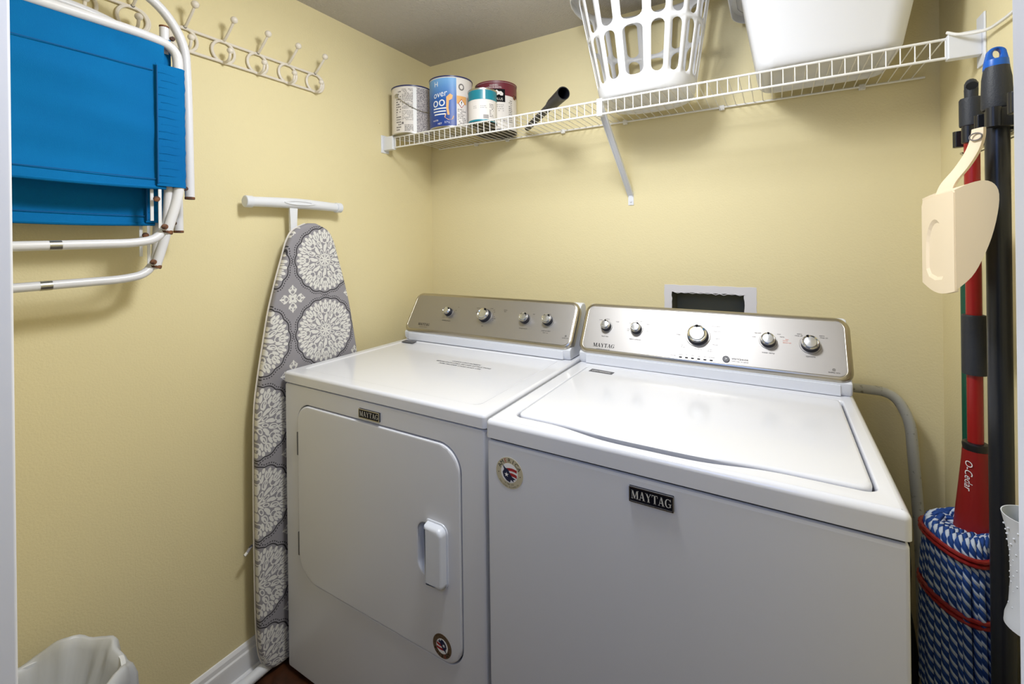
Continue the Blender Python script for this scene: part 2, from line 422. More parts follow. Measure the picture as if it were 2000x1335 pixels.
def badge(root, x0, z0, x1, z1, Y, deep=.004):
    fr = front(Y - deep)
    b = MB(); b.plate(rrect(x0, z0, x1, z1, .001, 2), [], fr, deep, .0008); bo = b.build('badge', BADGE, root)
    w_ = .0022
    b = MB(); b.plate(rrect(x0, z0, x1, z1, .001, 2), [rrect(x0 + w_, z0 + w_, x1 - w_, z1 - w_, .0005, 2)], front(Y - deep - .0009), .002, .0004); b.build('badge_rim', BADGES, bo)
    h = (z1 - z0) * .56; wid = 5.92 * h * 1.0; sx = (x1 - x0 - .008) / wid
    b = MB(); serif(b, 'MAYTAG', fr, x0 + .0042, z0 + (z1 - z0) * .23, h, sx=sx); b.build('badge_lettering', BLET, bo, smooth=False)
def star(cx, cy, r, rot=0, k=.4, n=5): return [(cx + (r if i % 2 == 0 else r * k) * cos(rot + pi * i / n), cy + (r if i % 2 == 0 else r * k) * sin(rot + pi * i / n)) for i in range(2 * n)]
STK = mat('sticker_cream', (196, 186, 158), .5); STB = mat('sticker_brown', (104, 84, 62), .5)
SNAVY = mat('sticker_navy', (20, 28, 66), .5); SRED = mat('sticker_red', (168, 34, 40), .5)
def sticker(root, cx, cz, r, Y, rot, basem, label):
    c_, s_ = cos(rot), sin(rot)
    fr = lambda x, y, d=0.0: Vector((cx + (x * c_ - y * s_) * r, Y - .0003 + d, cz + (x * s_ + y * c_) * r))
    circ = lambda R_, n=40, a=0: [(R_ * cos(2 * pi * k / n + a), R_ * sin(2 * pi * k / n + a)) for k in range(n)]
    b = MB(); b.prism(circ(1), fr, -.0003, .0003); so = b.build('sticker', basem, root); so['label'] = label
    b = MB(); b.prism(circ(.62), fr, -.0005, -.0003); b.build('sticker_centre', WHITEP, so)
    b = MB()
    for (y0, y1, bow) in ((.02, .2, .22), (-.32, -.12, .25)):
        b.F([b.P(fr(x, y0 + bow * (1 - ((x - .05) / .55) ** 2) * .6 + x * .1, -.0007)) for x in (-.2, 0, .2, .4, .56)] + [b.P(fr(x, y1 + bow * (1 - ((x - .05) / .55) ** 2) * .6 + x * .1, -.0007)) for x in (.56, .4, .2, 0, -.2)])
    b.build('sticker_stripes', SRED, so, smooth=False)
    b = MB()
    b.F([b.P(fr(x, y, -.0009)) for x, y in ((-.5, .5), (-.3, .3), (-.08, .22), (.06, -.02), (.2, -.2), (.5, -.32), (.3, -.36), (.34, -.52), (.12, -.4), (.05, -.58), (-.2, -.5), (-.42, -.28), (-.5, -.02), (-.38, .18))])
    b.build('sticker_bird', SNAVY, so, smooth=False)
    b = MB(); b.F([b.P(fr(x, y, -.0011)) for x, y in star(-.2, -.12, .17, pi / 2)]); b.build('sticker_star', WHITEP, so, smooth=False)
    b = MB()
    for i, ch in enumerate('AMERICA'):
        if ch == 'E' : continue
        a = pi / 2 + (3 - i) * .36
        write(b, ch, fr, .79 * cos(a), .79 * sin(a), .27, 1.05, a - pi / 2)
    for a in (pi * 1.03, -pi * .03): b.F([b.P(fr(.8 * cos(a) + .04 * cos(t), .8 * sin(a) + .04 * sin(t), -.0006)) for t in (0, pi / 2, pi, 1.5 * pi)])
    for R_, t0 in ((.9, 'DESIGNED ASSEMBLED'), (.74, 'IN THE USA')):
        for i, ch in enumerate(t0):
            a = 1.5 * pi + (i - len(t0) / 2) * .1; write(b, ch, fr, R_ * cos(a), R_ * sin(a), .09, 1, a + pi / 2)
    b.build('sticker_lettering', BLACKP, so, smooth=False)
    b = MB(); a = pi / 2 + .36; write(b, 'E', fr, .79 * cos(a), .79 * sin(a), .27, 1.05, a - pi / 2); b.build('sticker_red_letter', SRED, so, smooth=False)

# ---- washer
WX0, WX1, WY, WYB, WZ = -.5455, .1565, .803, 1.492, .9065
R_ = thing('washing_machine', 'white top-loading washing machine with five dials, right of the dryer', 'washing machine', ((WX0 + WX1) / 2, WY, 0))
cabinet(R_, WX0 + .003, WX1 - .003, WY, WYB, .8625)
b = MB(); b.plate(rrect(WX0 + .003, .014, WX1 - .003, .862, .006, 4), [], front(WY + .0015), .02, .006); b.build('front_panel', ENAMEL2, R_)
b = MB(); b.box((WX0 + .008, WY + .008, .858), (WX1 - .008, WYB - .01, .868)); b.build('seam_shade', GAP, R_)  # dark slab, painted shade for the seam under the top
feet(R_, WX0, WX1, WY, WYB)
def lid_outline(i, n=7, bump=0.0):
    x0, x1, y0, y1 = -.4965 + i, .1225 - i, .853 + i, 1.288 - i
    pts = []
    base = rrect(x0, y0, x1, y1, [.022, .022, .008, .008], n)
    k = n + 1
    bl = base[:k]; rest = base[k:]
    fr_ = []
    for q in range(1, 40):
        x = x0 + .022 + (x1 - x0 - .044) * q / 40; t = (x + .205) / .15
        fr_.append((x, y0 - (bump * (math.exp(-abs(t) ** 4)))))
    return bl + fr_ + rest
b = MB(); out_ = rrect(WX0, WY, WX1, WYB, .010, 5)
hole_ = lid_outline(-.0035, bump=.024)
tz = top(WZ)
of = offset(out_, -.011)
b.fill(of, [lid_outline(-.008, bump=.025)], lambda x, y: tz(x, y, 0))
steps = [(math.sin(t * pi / 2 / 5), math.cos(t * pi / 2 / 5)) for t in range(6)]
b.skin([[tz(x, y, .011 * (1 - c)) for x, y in offset(out_, -.011 * (1 - s_))] for s_, c in steps] + [[tz(x, y, .0385) for x, y in out_], [tz(x, y, .040) for x, y in offset(out_, -.002)]], True, False, True)
b.skin([[tz(x, y, 0) for x, y in lid_outline(-.008, bump=.025)], [tz(x, y, .0012) for x, y in lid_outline(-.0055, bump=.0245)], [tz(x, y, .005) for x, y in lid_outline(-.004, bump=.024)], [tz(x, y, .02) for x, y in lid_outline(-.003, bump=.022)]], True, False, True)
b.build('top_panel', ENAMEL, R_, angle=45)
b = MB(); b.fill(lid_outline(-.003, bump=.02), [], lambda x, y: tz(x, y, .0185)); b.build('lid_gap_shade', GAP, R_)  # dark sheet, painted shade in the gap round the lid
b = MB()
b.fill(lid_outline(.006, bump=.014), [], lambda x, y: tz(x, y, -.0025))
b.skin([[tz(x, y, -.0025) for x, y in lid_outline(.006, bump=.014)], [tz(x, y, -.0018) for x, y in lid_outline(.0025, bump=.014)], [tz(x, y, .0005) for x, y in lid_outline(.0003, bump=.014)], [tz(x, y, .004) for x, y in lid_outline(0, bump=.013)], [tz(x, y, .016) for x, y in lid_outline(.001, bump=.010)]], True, False, True)
lid = b.build('lid', ENAMEL, R_, angle=50)
b = MB(); pl_ = [(-.4755, 1.236), (-.4055, 1.232), (-.4045, 1.2565), (-.4745, 1.2645)]
b.prism(pl_, tz, -.0030, -.0025); tg = b.build('lid_label', GREYP, lid, smooth=False); tg['label'] = 'small dark grey label'
b = MB(); write(b, 'CENTENNIAL', tz, -.44, 1.2465, .0085, .82, -.06, -.0032); b.build('label_lettering', WHITEP, tg, smooth=False)
fr = console(R_, WX0, WX1, 1.322)
for (x, y, r, a) in ((-.4641, .0854, .0145, -.05), (-.3701, .0853, .0150, .5), (-.1959, .081, .0255, -.08), (-.0226, .0836, .0165, .05), (.070, .0836, .0185, -.35)):
    knob(R_, fr, x, y, r, a)
b = MB(); b.lathe([(.0088, 0), (.0088, .002), (.008, .0028), (.0001, .0028)], fr(-.1213, .0224), CN, 32); so = b.build('start_button', GREYP, R_)
b = MB(); write(b, '>', fr, -.1213, .0224, .008, d=-.0031); b.build('button_mark', WHITEP, so, smooth=False)
b = MB()
serif(b, 'MAYTAG', fr, -.4965, .0175, .0118, d=.0001, sx=.96)
b.build('brand_lettering', BLACKP, R_, smooth=False)
clusters(R_, fr, [
    ('centennial commercial', -.464, .0115, .0035), ('load size', -.4641, .0535, .0046), ('fabric softener', -.370, .053, .0044), ('water temp', -.0226, .052, .0046), ('options', .070, .053, .0050),
    ('medium', -.466, .111, .0035), ('small', -.487, .107, .0035), ('large', -.432, .105, .0035), ('no', -.392, .104, .0035), ('extra rinse', -.366, .112, .0034), ('fabric', -.337, .104, .0034), ('cycle', -.395, .084, .003), ('with', -.395, .079, .003), ('add', -.337, .082, .003),
    ('bulky', -.222, .1135, .0036), ('items', -.222, .1085, .0036), ('normal', -.192, .115, .0036), ('powerwash', -.151, .1145, .0036), ('heavy duty', -.146, .099, .0034), ('casual', -.144, .078, .0034), ('delicate', -.15, .060, .0034),
    ('rinse', -.244, .098, .0034), ('whites', -.250, .081, .0034), ('drain', -.247, .080, .0034), ('cold wash', -.232, .050, .0034), ('& spin', -.232, .045, .0034), ('soak & stain', -.192, .043, .0034), ('drain', -.162, .045, .0034), ('& spin', -.162, .040, .0034),
    ('washing', -.258, .0175, .0032), ('sensing', -.2373, .0225, .003), ('fill', -.2215, .0225, .003), ('wash', -.2055, .0225, .003), ('rinse', -.190, .0225, .003), ('spin', -.174, .0225, .003), ('lid locked', -.157, .0225, .003),
    ('start/pause', -.088, .0262, .0066), ('hold 3 sec. to cancel', -.088, .019, .0036),
    ('tap cold', -.047, .105, .0034), ('cold', -.056, .093, .0034), ('cool', .002, .106, .0034), ('warm', .009, .099, .0034), ('extra', .048, .111, .0038), ('rinse off', .046, .106, .0038), ('extra', .096, .1105, .0038), ('rinse on', .100, .1055, .0038), ('quality care', .1163, .0185, .0038), ('@', .1163, .0255, .0055)],
    [('brand_line', -.464, .0115), ('dial_lettering', -.4641, .083), ('dial_lettering', -.3701, .083), ('dial_lettering', -.196, .08), ('dial_lettering', -.0226, .0836), ('dial_lettering', .07, .0836), ('indicator_lettering', -.20, .015), ('start_lettering', -.088, .022), ('quality_mark', .1163, .02)])
for i in range(6):
    b = MB(); x = -.2373 + .0796 / 5 * i; b.F([b.P(fr(p, q, .0000)) for p, q in ((x - .0038, .0125), (x + .0038, .0125), (x + .0038, .0160), (x - .0038, .0160))])
    b.build('indicator_lamp', BLACKP, R_, smooth=False)
b = MB()
for r0, r1, (cx, cy) in ((.031, .0315, (-.1959, .0805)),):
    ring = lambda rr_: [(cx + rr_ * cos(2 * pi * k / 48), cy + rr_ * sin(2 * pi * k / 48)) for k in range(48)]
    b.skin([[fr(x, y, .0001) for x, y in ring(r0)], [fr(x, y, .0001) for x, y in ring(r1)]], True, False, False)
b.build('dial_outline', GREYP, R_)
b = MB(); small_print(b, lambda x, y, d=0: fr(x, y, .0001), [('hot', .020, .093, .0036), ('extra hot', .020, .084, .0036), ('warm', .016, .089, .0036)])
b.build('orange_lettering', REDP, R_, smooth=False)
badge(R_, -.234, .8185, -.157, .846, WY + .0015)
sticker(R_, -.487, .8035, .0325, WY + .0015, 0, STK, 'round cream sticker')

# ---- dryer
DX0, DX1, DY, DYB, DZ = -1.292, -.5575, .82, 1.492, .9055
D = thing('clothes_dryer', 'white front-loading dryer with four dials and a large front door', 'dryer', ((DX0 + DX1) / 2, DY, 0))
cabinet(D, DX0 + .003, DX1 - .003, DY + .012, DYB, .8715)
fd = front(DY + .0015)
door_o = lambda i: rrect(-1.2245 + i, .3085 + i, -.6295 - i, .8165 - i, [.075 - i, .05 - i, .06 - i, .05 - i], 10)
b = MB(); b.plate(rrect(DX0 + .003, .014, DX1 - .003, .8705, .008, 5), [door_o(-.0032)], fd, .03, .006, hbev=.0028); b.build('front_panel', ENAMEL2, D)
b = MB(); b.fill(door_o(-.006), [], lambda x, y: fd(x, y, .022)); b.build('door_gap_shade', GAP, D)  # dark sheet, painted shade in the gap round the door
hole_h = rrect(-.757, .492, -.690, .616, [.03, .006, .006, .022], 8)
b = MB(); b.plate(door_o(0), [hole_h], lambda x, y, d: fd(x, y, d - .004), .022, .0045, hbev=.004)
do = b.build('door', ENAMEL2, D)
b = MB(); b.skin([[fd(x, y, .0) for x, y in hole_h], [fd(x, y, .012) for x, y in offset(hole_h, -.006)], [fd(x, y, .02) for x, y in offset(hole_h, -.016)]], True, False, True); b.build('handle_recess', WPLAS, do, recalc=True)
b = MB(); hp = rrect(-.7245, .484, -.667, .627, [.004, .014, .018, .004], 6)
b.fill(offset(hp, -.009), [], lambda x, y: fd(x, y, -.0235))
b.skin([[fd(x, y, -.0235) for x, y in offset(hp, -.009)], [fd(x, y, -.0225) for x, y in offset(hp, -.005)], [fd(x, y, -.019) for x, y in offset(hp, -.002)], [fd(x, y, -.012) for x, y in offset(hp, -.0005)], [fd(x, y, -.0065) for x, y in hp], [fd(x, y, -.006) for x, y in offset(hp, .0035)], [fd(x, y, -.0035) for x, y in offset(hp, .0045)]], True, False, True)
b.build('handle', WPLAS, do, angle=50)
for z in (.70, .405):
    b = MB(); b.box((-1.2285, DY - .002, z - .034), (-1.2225, DY + .006, z + .034), .001); b.build('hinge', GREYP, D)
feet(D, DX0, DX1, DY, DYB)
b = MB(); b.box((DX0 + .006, DY + .014, .868), (DX1 - .006, DYB - .01, .876)); b.build('seam_shade', GAP, D)  # seam under the dryer top, its shade painted dark
b = MB(); out_ = rrect(DX0, DY, DX1, DYB, .010, 5); td = top(DZ)
pan_ = lambda i: rrect(-1.262 + i, .862 + i, -.603 - i, 1.318 - i, .02, 6)
b.fill(offset(out_, -.009), [pan_(0)], lambda x, y: td(x, y, 0))
b.skin([[td(x, y, .009 * (1 - c)) for x, y in offset(out_, -.009 * (1 - s_))] for s_, c in steps] + [[td(x, y, .031) for x, y in out_], [td(x, y, .0325) for x, y in offset(out_, -.002)]], True, False, True)
b.skin([[td(x, y, 0) for x, y in pan_(0)], [td(x, y, .0006) for x, y in pan_(.002)], [td(x, y, .0024) for x, y in pan_(.005)], [td(x, y, .003) for x, y in pan_(.008)]], True, False, False)
b.fill(pan_(.008), [], lambda x, y: td(x, y, .003))
tp = b.build('top_panel', ENAMEL, D, angle=45)
b = MB(); b.prism([(-1.26, 1.284), (-1.203, 1.284), (-1.212, 1.318), (-1.2695, 1.318)], td, -.0006, .0002); tg = b.build('top_label', GREYP, tp, smooth=False); tg['label'] = 'small dark grey label'
b = MB(); tl = top(DZ - .003)
for i, (s, wdt) in enumerate((('CLEAN LINT SCREEN', .11), ('BEFORE EACH LOAD, SEE USER INSTRUCTIONS', .21), ('FOR PROPER CARE AND USE', .16))):
    vs_, _f = text_tris(s); w0 = max(v[0] for v in vs_) - min(v[0] for v in vs_)
    write(b, s, tl, -.857, 1.158 - i * .0185, .0095, wdt / (w0 * .0095 * 1.35), 0)
b.build('printed_notice', BLACKP, tp, smooth=False)
fr = console(D, -1.288, -.567, 1.322)
for (x, y, r, a) in ((-1.0922, .0877, .0150, .9), (-.9237, .0854, .0225, .35), (-.756, .0866, .0165, .5), (-.6682, .0879, .0165, .6)): knob(D, fr, x, y, r, a, .024)
b = MB(); serif(b, 'MAYTAG', fr, -1.221, .0250, .0100, d=.0001, sx=.95)
b.build('brand_lettering', BLACKP, D, smooth=False)
clusters(D, fr, [('centennial commercial', -1.192, .019, .0032), ('wrinkle prevent', -1.0922, .054, .0046), ('off', -1.063, .098, .0036), ('on', -1.055, .112, .0036), ('dry', -.9237, .047, .0046),
    ('normal', -.965, .115, .0036), ('timed', -.905, .117, .0036), ('min', -.893, .1115, .0034), ('bulky', -.964, .097, .0034), ('40', -.889, .104, .0034), ('20', -.885, .086, .0034), ('air only', -.884, .079, .0034), ('10', -.886, .072, .0034), ('dryness', -.845, .115, .0036), ('level', -.845, .109, .0036),
    ('temperature', -.756, .053, .0046), ('high', -.728, .108, .0036), ('push to start', -.668, .052, .0046), ('hold 1 sec.', -.668, .045, .0034), ('end', -.668, .112, .0036), ('@', -.594, .041, .0050), ('quality care', -.594, .034, .0036)],
    [('brand_line', -1.192, .019), ('dial_lettering', -1.0922, .085), ('dial_lettering', -.9237, .085), ('dial_lettering', -.756, .085), ('dial_lettering', -.6682, .085), ('quality_mark', -.594, .036)])
badge(D, -.960, .8275, -.8835, .8515, DY + .0015)
sticker(D, -.6845, .3440, .0275, DY - .0028, pi, STB, 'round brown sticker stuck on upside down')

# ================================================================== IRONING BOARD
def mnodes(nt):
    def val(x): return x
    def op(o, a, c=None, d=None):
        n = nt.nodes.new('ShaderNodeMath'); n.operation = o
        for i, q in enumerate((a, c, d)):
            if q is None: continue
            if isinstance(q, (int, float)): n.inputs[i].default_value = q
            else: nt.links.new(q, n.inputs[i])
        return n.outputs[0]
    return op
def medallion_material():
    m = mat('grey_medallion_cotton', (150, 146, 150), .85, bump=(1400, .15, 2)); nt = m.node_tree; bs = nt.nodes['Principled BSDF']; op = mnodes(nt)
    tc = nt.nodes.new('ShaderNodeTexCoord'); sp = nt.nodes.new('ShaderNodeSeparateXYZ'); nt.links.new(tc.outputs['Object'], sp.inputs[0])
    CELL = .236
    def local(o, c0, sh):   # tile coordinate in -.5 .. .5
        t = op('DIVIDE', op('SUBTRACT', o, c0), CELL); t = op('ADD', t, .5 + sh); return op('SUBTRACT', op('FRACT', t), .5)
    Y, Z = sp.outputs[1], sp.outputs[2]
    def polar(x, y):
        return op('SQRT', op('ADD', op('MULTIPLY', x, x), op('MULTIPLY', y, y))), op('ARCTAN2', y, x)
    x, y = local(Y, MEDY, 0), local(Z, MEDZ, 0); r, a = polar(x, y)
    turn = op('DIVIDE', a, 2 * pi)
    def fold(n, ph=0.0):    # signed angle from nearest spoke
        t = op('ADD', op('MULTIPLY', turn, n), ph + .5); return op('MULTIPLY', op('SUBTRACT', op('FRACT', t), .5), 2 * pi / n)
    def petal(n, ph, rc, rw, aw, hollow=0):
        l = op('MULTIPLY', op('SINE', fold(n, ph)), r); q = op('ADD', op('POWER', op('DIVIDE', op('ABSOLUTE', op('SUBTRACT', r, rc)), rw), 2), op('POWER', op('DIVIDE', op('ABSOLUTE', l), aw), 2))
        i = op('LESS_THAN', q, 1)
        if hollow: i = op('MULTIPLY', i, op('GREATER_THAN', q, hollow))
        return i
    lay = [petal(8, 0, .055, .05, .012), petal(8, .5, .115, .048, .024, .35), petal(8, 0, .165, .055, .022), petal(16, .25, .205, .038, .017), petal(8, .5, .235, .062, .034, .45), petal(8, .5, .245, .035, .008),
           petal(8, 0, .285, .048, .044, .5), petal(16, .5, .305, .052, .018), petal(16, 0, .345, .050, .034, .42), petal(32, .5, .362, .040, .014), petal(16, 0, .345, .032, .011), petal(32, 0, .402, .034, .021)]
    w_ = lay[0]
    for l in lay[1:]: w_ = op('MAXIMUM', w_, l)
    scal = op('ADD', .442, op('MULTIPLY', op('ABSOLUTE', op('COSINE', op('MULTIPLY', a, 8))), .022))
    w_ = op('MULTIPLY', w_, op('LESS_THAN', r, scal))
    dl = op('ABSOLUTE', op('SUBTRACT', r, scal)); dark = op('LESS_THAN', dl, .008)
    dr = op('ABSOLUTE', op('SUBTRACT', r, op('ADD', scal, .030))); dots = op('MULTIPLY', op('LESS_THAN', dr, .007), op('GREATER_THAN', op('SINE', op('MULTIPLY', a, 96)), -.1))
    dark = op('MAXIMUM', dark, dots)
    # four-lobed motif in the gaps
    x2, y2 = local(Y, MEDY, .5), local(Z, MEDZ, .5); r, a2 = polar(x2, y2); turn = op('DIVIDE', a2, 2 * pi)
    lay = [petal(4, .5, .045, .030, .022), petal(4, 0, .035, .022, .010), petal(4, 0, .095, .040, .034, .5), petal(4, 0, .150, .035, .014), petal(8, .5, .115, .030, .012), petal(4, 0, .135, .030, .042, .62)]
    g = lay[0]
    for l in lay[1:]: g = op('MAXIMUM', g, l)
    w_ = op('MAXIMUM', w_, g)
    mx = nt.nodes.new('ShaderNodeMix'); mx.data_type = 'RGBA'; mx.inputs['A'].default_value = lin((147, 144, 150)); mx.inputs['B'].default_value = lin((222, 220, 216)); nt.links.new(w_, mx.inputs['Factor'])
    m2 = nt.nodes.new('ShaderNodeMix'); m2.data_type = 'RGBA'; m2.inputs['B'].default_value = lin((58, 56, 62)); nt.links.new(mx.outputs['Result'], m2.inputs['A']); nt.links.new(dark, m2.inputs['Factor'])
    nt.links.new(m2.outputs['Result'], bs.inputs['Base Color'])
    return m
IBO = (-1.33, .94, 0)
MEDY, MEDZ = .985 - IBO[1], 1.235
MED = medallion_material()
IB = thing('ironing_board', 'ironing board in a grey and white medallion cover, upright against the left wall', 'ironing board', IBO)
half = [(.930 , 1.357), (.885, 1.335), (.862, 1.300), (.845, 1.245), (.8237, 1.174), (.800, 1.082), (.783, .99), (.766, .891), (.7545, .797), (.751, .656), (.750, .5), (.750, .357), (.752, .176), (.760, .072), (.784, .020), (.83, .008)]
half = [(p.x, p.y) for p in smoothp([(a, c, 0) for a, c in half], 5)]
def board_outline():
    L = half; cyn = lambda z: .9435 + (0 if z < 1.1 else 0)
    Rr = [(2 * .9435 - y, z) for y, z in reversed(L)]
    return L + Rr       # down the near side, up the far side
bo = board_outline()
fx = lambda X: (lambda y, z, d=0.0: Vector((X - d, y, z)))
b = MB(); fx1 = fx(-1.313)
cs = [(0, -.016), (.0006, -.008), (.0026, -.0035), (.006, -.001), (.012, 0), (.020, -.001), (.0255, -.004)]
# inner grid so that the padding can bulge softly
b.fill(offset(bo, -.016), [], lambda y, z: fx1(y, z, 0))
b.skin([[fx1(y, z, d) for y, z in offset(bo, o)] for d, o in cs], True, False, True)
b.build('cover', MED, IB, angle=60)
b = MB(); o2 = offset(bo, -.0015)
b.tube([fx1(y, z, .0265) for y, z in o2[:len(half)]], .0028, 6); b.tube([fx1(y, z, .0265) for y, z in o2[len(half):]], .0028, 6)
b.build('cover_binding', PAPER, IB)
b = MB(); b.prism(offset(bo, -.012), fx(-1.3385), 0, .004); b.build('board_plate', BRACK, IB)
def tfoot(z, y0, y1, x, with_slot):
    b = MB(); L = []
    for k in range(9):
        t = k / 8; L.append((x, y0 + (y1 - y0) * t, z + .004 * sin(pi * t)))
    rr_ = [.0150, .0152, .0158, .0165, .0170, .0165, .0158, .0152, .0150]
    b.tube(L, rr_, 20); o = b.build('foot_bar', BRACK, IB)
    for yy, sg in ((y0, -1), (y1, 1)):
        c = MB(); c.lathe([(.0175, -.016), (.0178, 0), (.0172, .004), (.014, .006)], (x, yy, z), (0, sg, 0), 24); c.build('end_cap', WPLAS, o)
    if with_slot:
        c = MB(); ym = (y0 + y1) / 2
        sl = [(ym + .055 * cos(2 * pi * k / 28), z + .0055 + .0075 * sin(2 * pi * k / 28)) for k in range(28)]
        inn = [(ym + .040 * cos(2 * pi * k / 28), z + .0050 + .0045 * sin(2 * pi * k / 28)) for k in range(28)]
        c.skin([[Vector((x + .0145, y, zz)) for y, zz in sl], [Vector((x + .0185, y, zz)) for y, zz in sl], [Vector((x + .0185, y, zz)) for y, zz in inn], [Vector((x + .0165, y, zz)) for y, zz in inn]])
        c.build('bracket_eye', BRACK, o)
tfoot(1.417, .748, 1.0765, -1.3515, True)
b = MB(); b.skin([[(-1.357, .8845, 1.425), (-1.346, .8815, 1.425), (-1.346, .911, 1.425), (-1.357, .909, 1.425)], [(-1.357, .886, 1.36), (-1.345, .884, 1.36), (-1.345, .907, 1.36), (-1.357, .906, 1.36)], [(-1.357, .887, 1.10), (-1.347, .887, 1.10), (-1.347, .905, 1.10), (-1.357, .905, 1.10)]]); b.build('leg', BRACK, IB)
b = MB(); b.tube([(-1.361, .93, 1.1), (-1.361, .93, .03)], .010, 10); b.build('leg', BRACK, IB)
tfoot(.0185, .700, 1.06, -1.3375, False)
b = MB(); b.tube(smoothp([(-1.342, .762, .402), (-1.347, .748, .398), (-1.346, .735, .388), (-1.345, .7265, .383)], 4), [.004] * 13, 8); b.build('cover_drawstring', MED, IB)

# ================================================================== COAT RACKS
RK = thing('coat_rack', 'white iron coat rack with five double hooks, nearer the room corner', 'coat rack', (XL, .806, 1.85))
ys = [.606, .706, .806, .906, 1.006]
b = MB()
for z in (1.8795, 1.8205): b.tube([(XL + .006, .600, z), (XL + .006, 1.012, z)], .0042, 8)
for y in ys: b.tube([(XL + .006, y + .031 * cos(2 * pi * k / 32), 1.85 + .031 * sin(2 * pi * k / 32)) for k in range(32)], .0042, 8, closed=True)
for y, s in ((.600, -1), (1.012, 1)):
    b.tube([(XL + .006, y + s * .0295 * sin(pi * k / 14), 1.85 + .0295 * cos(pi * k / 14)) for k in range(15)], .0042, 8)
b.build('rack_frame', HOOKW, RK)
for y in ys:
    b = MB(); b.tube(smoothp([(XL + .006, y, 1.882), (XL + .018, y, 1.887), (XL + .042, y + .001, 1.908), (XL + .058, y + .002, 1.925)], 4), .0038, 8); b.sphere((XL + .061, y + .002, 1.930), .0098, 8); b.build('upper_hook', HOOKW, RK)
    b = MB(); b.tube(smoothp([(XL + .006, y, 1.8205), (XL + .022, y, 1.818), (XL + .037, y, 1.825), (XL + .042, y, 1.840)], 4), .0038, 8); b.sphere((XL + .0425, y, 1.846), .0088, 8); b.build('lower_hook', HOOKW, RK)
for y in (.606, .806, 1.006):
    b = MB(); b.lathe([(.0045, 0), (.0042, .0015), (.002, .0022)], (XL + .0095, y, 1.8825), (1, 0, 0), 12); b.build('screw', BLK, RK)
R2 = copy_tree(RK); R2.location.y -= .515; R2.location.z += .006
R2['label'] = 'white iron coat rack mostly hidden behind the folded blue chairs'
for o in (RK, R2): o['group'] = 'white iron coat racks on the left wall'

# ================================================================== FOLDED BEACH CHAIRS
CH = thing('folding_beach_chair', 'folded beach chair with blue canvas hanging in front of the other', 'chair', (-1.24, .30, 1.36), 'folded blue beach chairs')
b = MB(); P_ = fillet([(-1.225, -.10, 1.762), (-1.225, .45, 1.765), (-1.225, .521, 1.757), (-1.225, .5225, 1.66), (-1.225, .5235, 1.42), (-1.226, .497, 1.325)], .05, 8)
fl = [.0105] * (len(P_) - 1) + [.0105]
b.tube(P_, fl, 14); b.sphere((-1.2265, .4965, 1.3245), .0112, 6); b.build('back_frame', TUBEW, CH)
b = MB(); b.tube(fillet([(-1.262, -.10, 1.90), (-1.262, .40, 1.898), (-1.262, .50, 1.866), (-1.262, .553, 1.79), (-1.262, .5575, 1.66), (-1.262, .560, 1.404)], .06, 8), .0105, 14); b.build('leg_frame', TUBEW, CH)
b = MB(); b.tube(fillet([(-1.228, -.10, 1.281), (-1.228, .43, 1.294), (-1.228, .475, 1.302), (-1.236, .500, 1.335), (-1.236, .505, 1.43)], .04, 8), .0095, 14); b.build('foot_frame', TUBEW, CH)
b = MB(); b.tube([(-1.246, .503, 1.74), (-1.246, .503, 1.805)], .0095, 14); b.build('seat_frame_end', TUBEW, CH)
def canvas(name, X, y0, y1, z0, z1, sag, seed, seam):
    b = MB(); ny, nz = 40, 26; r_ = random.Random(seed); ph = [r_.uniform(0, 6) for _ in range(6)]
    def pt(i, j, side):
        u = i / ny; v = j / nz; y = y0 + (y1 - y0) * u; z = z0 + (z1 - z0) * v
        wv = .0034 * sin(v * 9 + ph[0] + u * 2.5) + .0022 * sin(v * 17 + ph[1] - u * 4) + .0018 * sin(u * 8 + ph[2] + v * 5) + .0012 * sin(v * 31 + ph[3] + u * 7)
        edge = min(1, (1 - u) * 8)
        x = X + (wv - sag * sin(pi * v)) * edge
        z += .006 * (1 - v) * sin(u * 3) * edge * .4
        return (x - side, y, z)
    A = [[b.P(pt(i, j, 0)) for i in range(ny + 1)] for j in range(nz + 1)]; B = [[b.P(pt(i, j, .0016)) for i in range(ny + 1)] for j in range(nz + 1)]
    for j in range(nz):
        for i in range(ny):
            b.F((A[j][i], A[j][i + 1], A[j + 1][i + 1], A[j + 1][i])); b.F((B[j][i], B[j + 1][i], B[j + 1][i + 1], B[j][i + 1]))
    for j in range(nz): b.F((A[j][ny], B[j][ny], B[j + 1][ny], A[j + 1][ny])); b.F((A[j][0], A[j + 1][0], B[j + 1][0], B[j][0]))
    for i in range(ny): b.F((A[0][i], B[0][i], B[0][i + 1], A[0][i + 1])); b.F((A[nz][i], A[nz][i + 1], B[nz][i + 1], B[nz][i]))
    o = b.build(name, BLUE, CH, angle=70, wn=False)
    if name == 'back_canvas':
        h_ = MB(); h_.tube([(X - .0005 - sag * .2 * sin(pi * k / 20), y0 + (y1 - y0 + .0) * k / 20, z0 + .004 + .003 * sin(k * .3)) for k in range(21)], .0046, 8); h_.build('hem', BLUE, o)
    for (ya, za, yb, zb) in seam:
        s_ = MB(); s_.tube([(X + .0028 - sag * .6 * sin(pi * (((za + (zb - za) * k / 12)) - z0) / (z1 - z0)) * min(1, (y1 - (ya + (yb - ya) * k / 12)) / (y1 - y0) * 8), ya + (yb - ya) * k / 12, za + (zb - za) * k / 12) for k in range(13)], .0009, 5); s_.build('seam', BLUED, o)
    return o
canvas('back_canvas', -1.2205, -.08, .492, 1.419, 1.757, .005, 1, [(.10, 1.445, .476, 1.440), (.10, 1.685, .47, 1.688)])
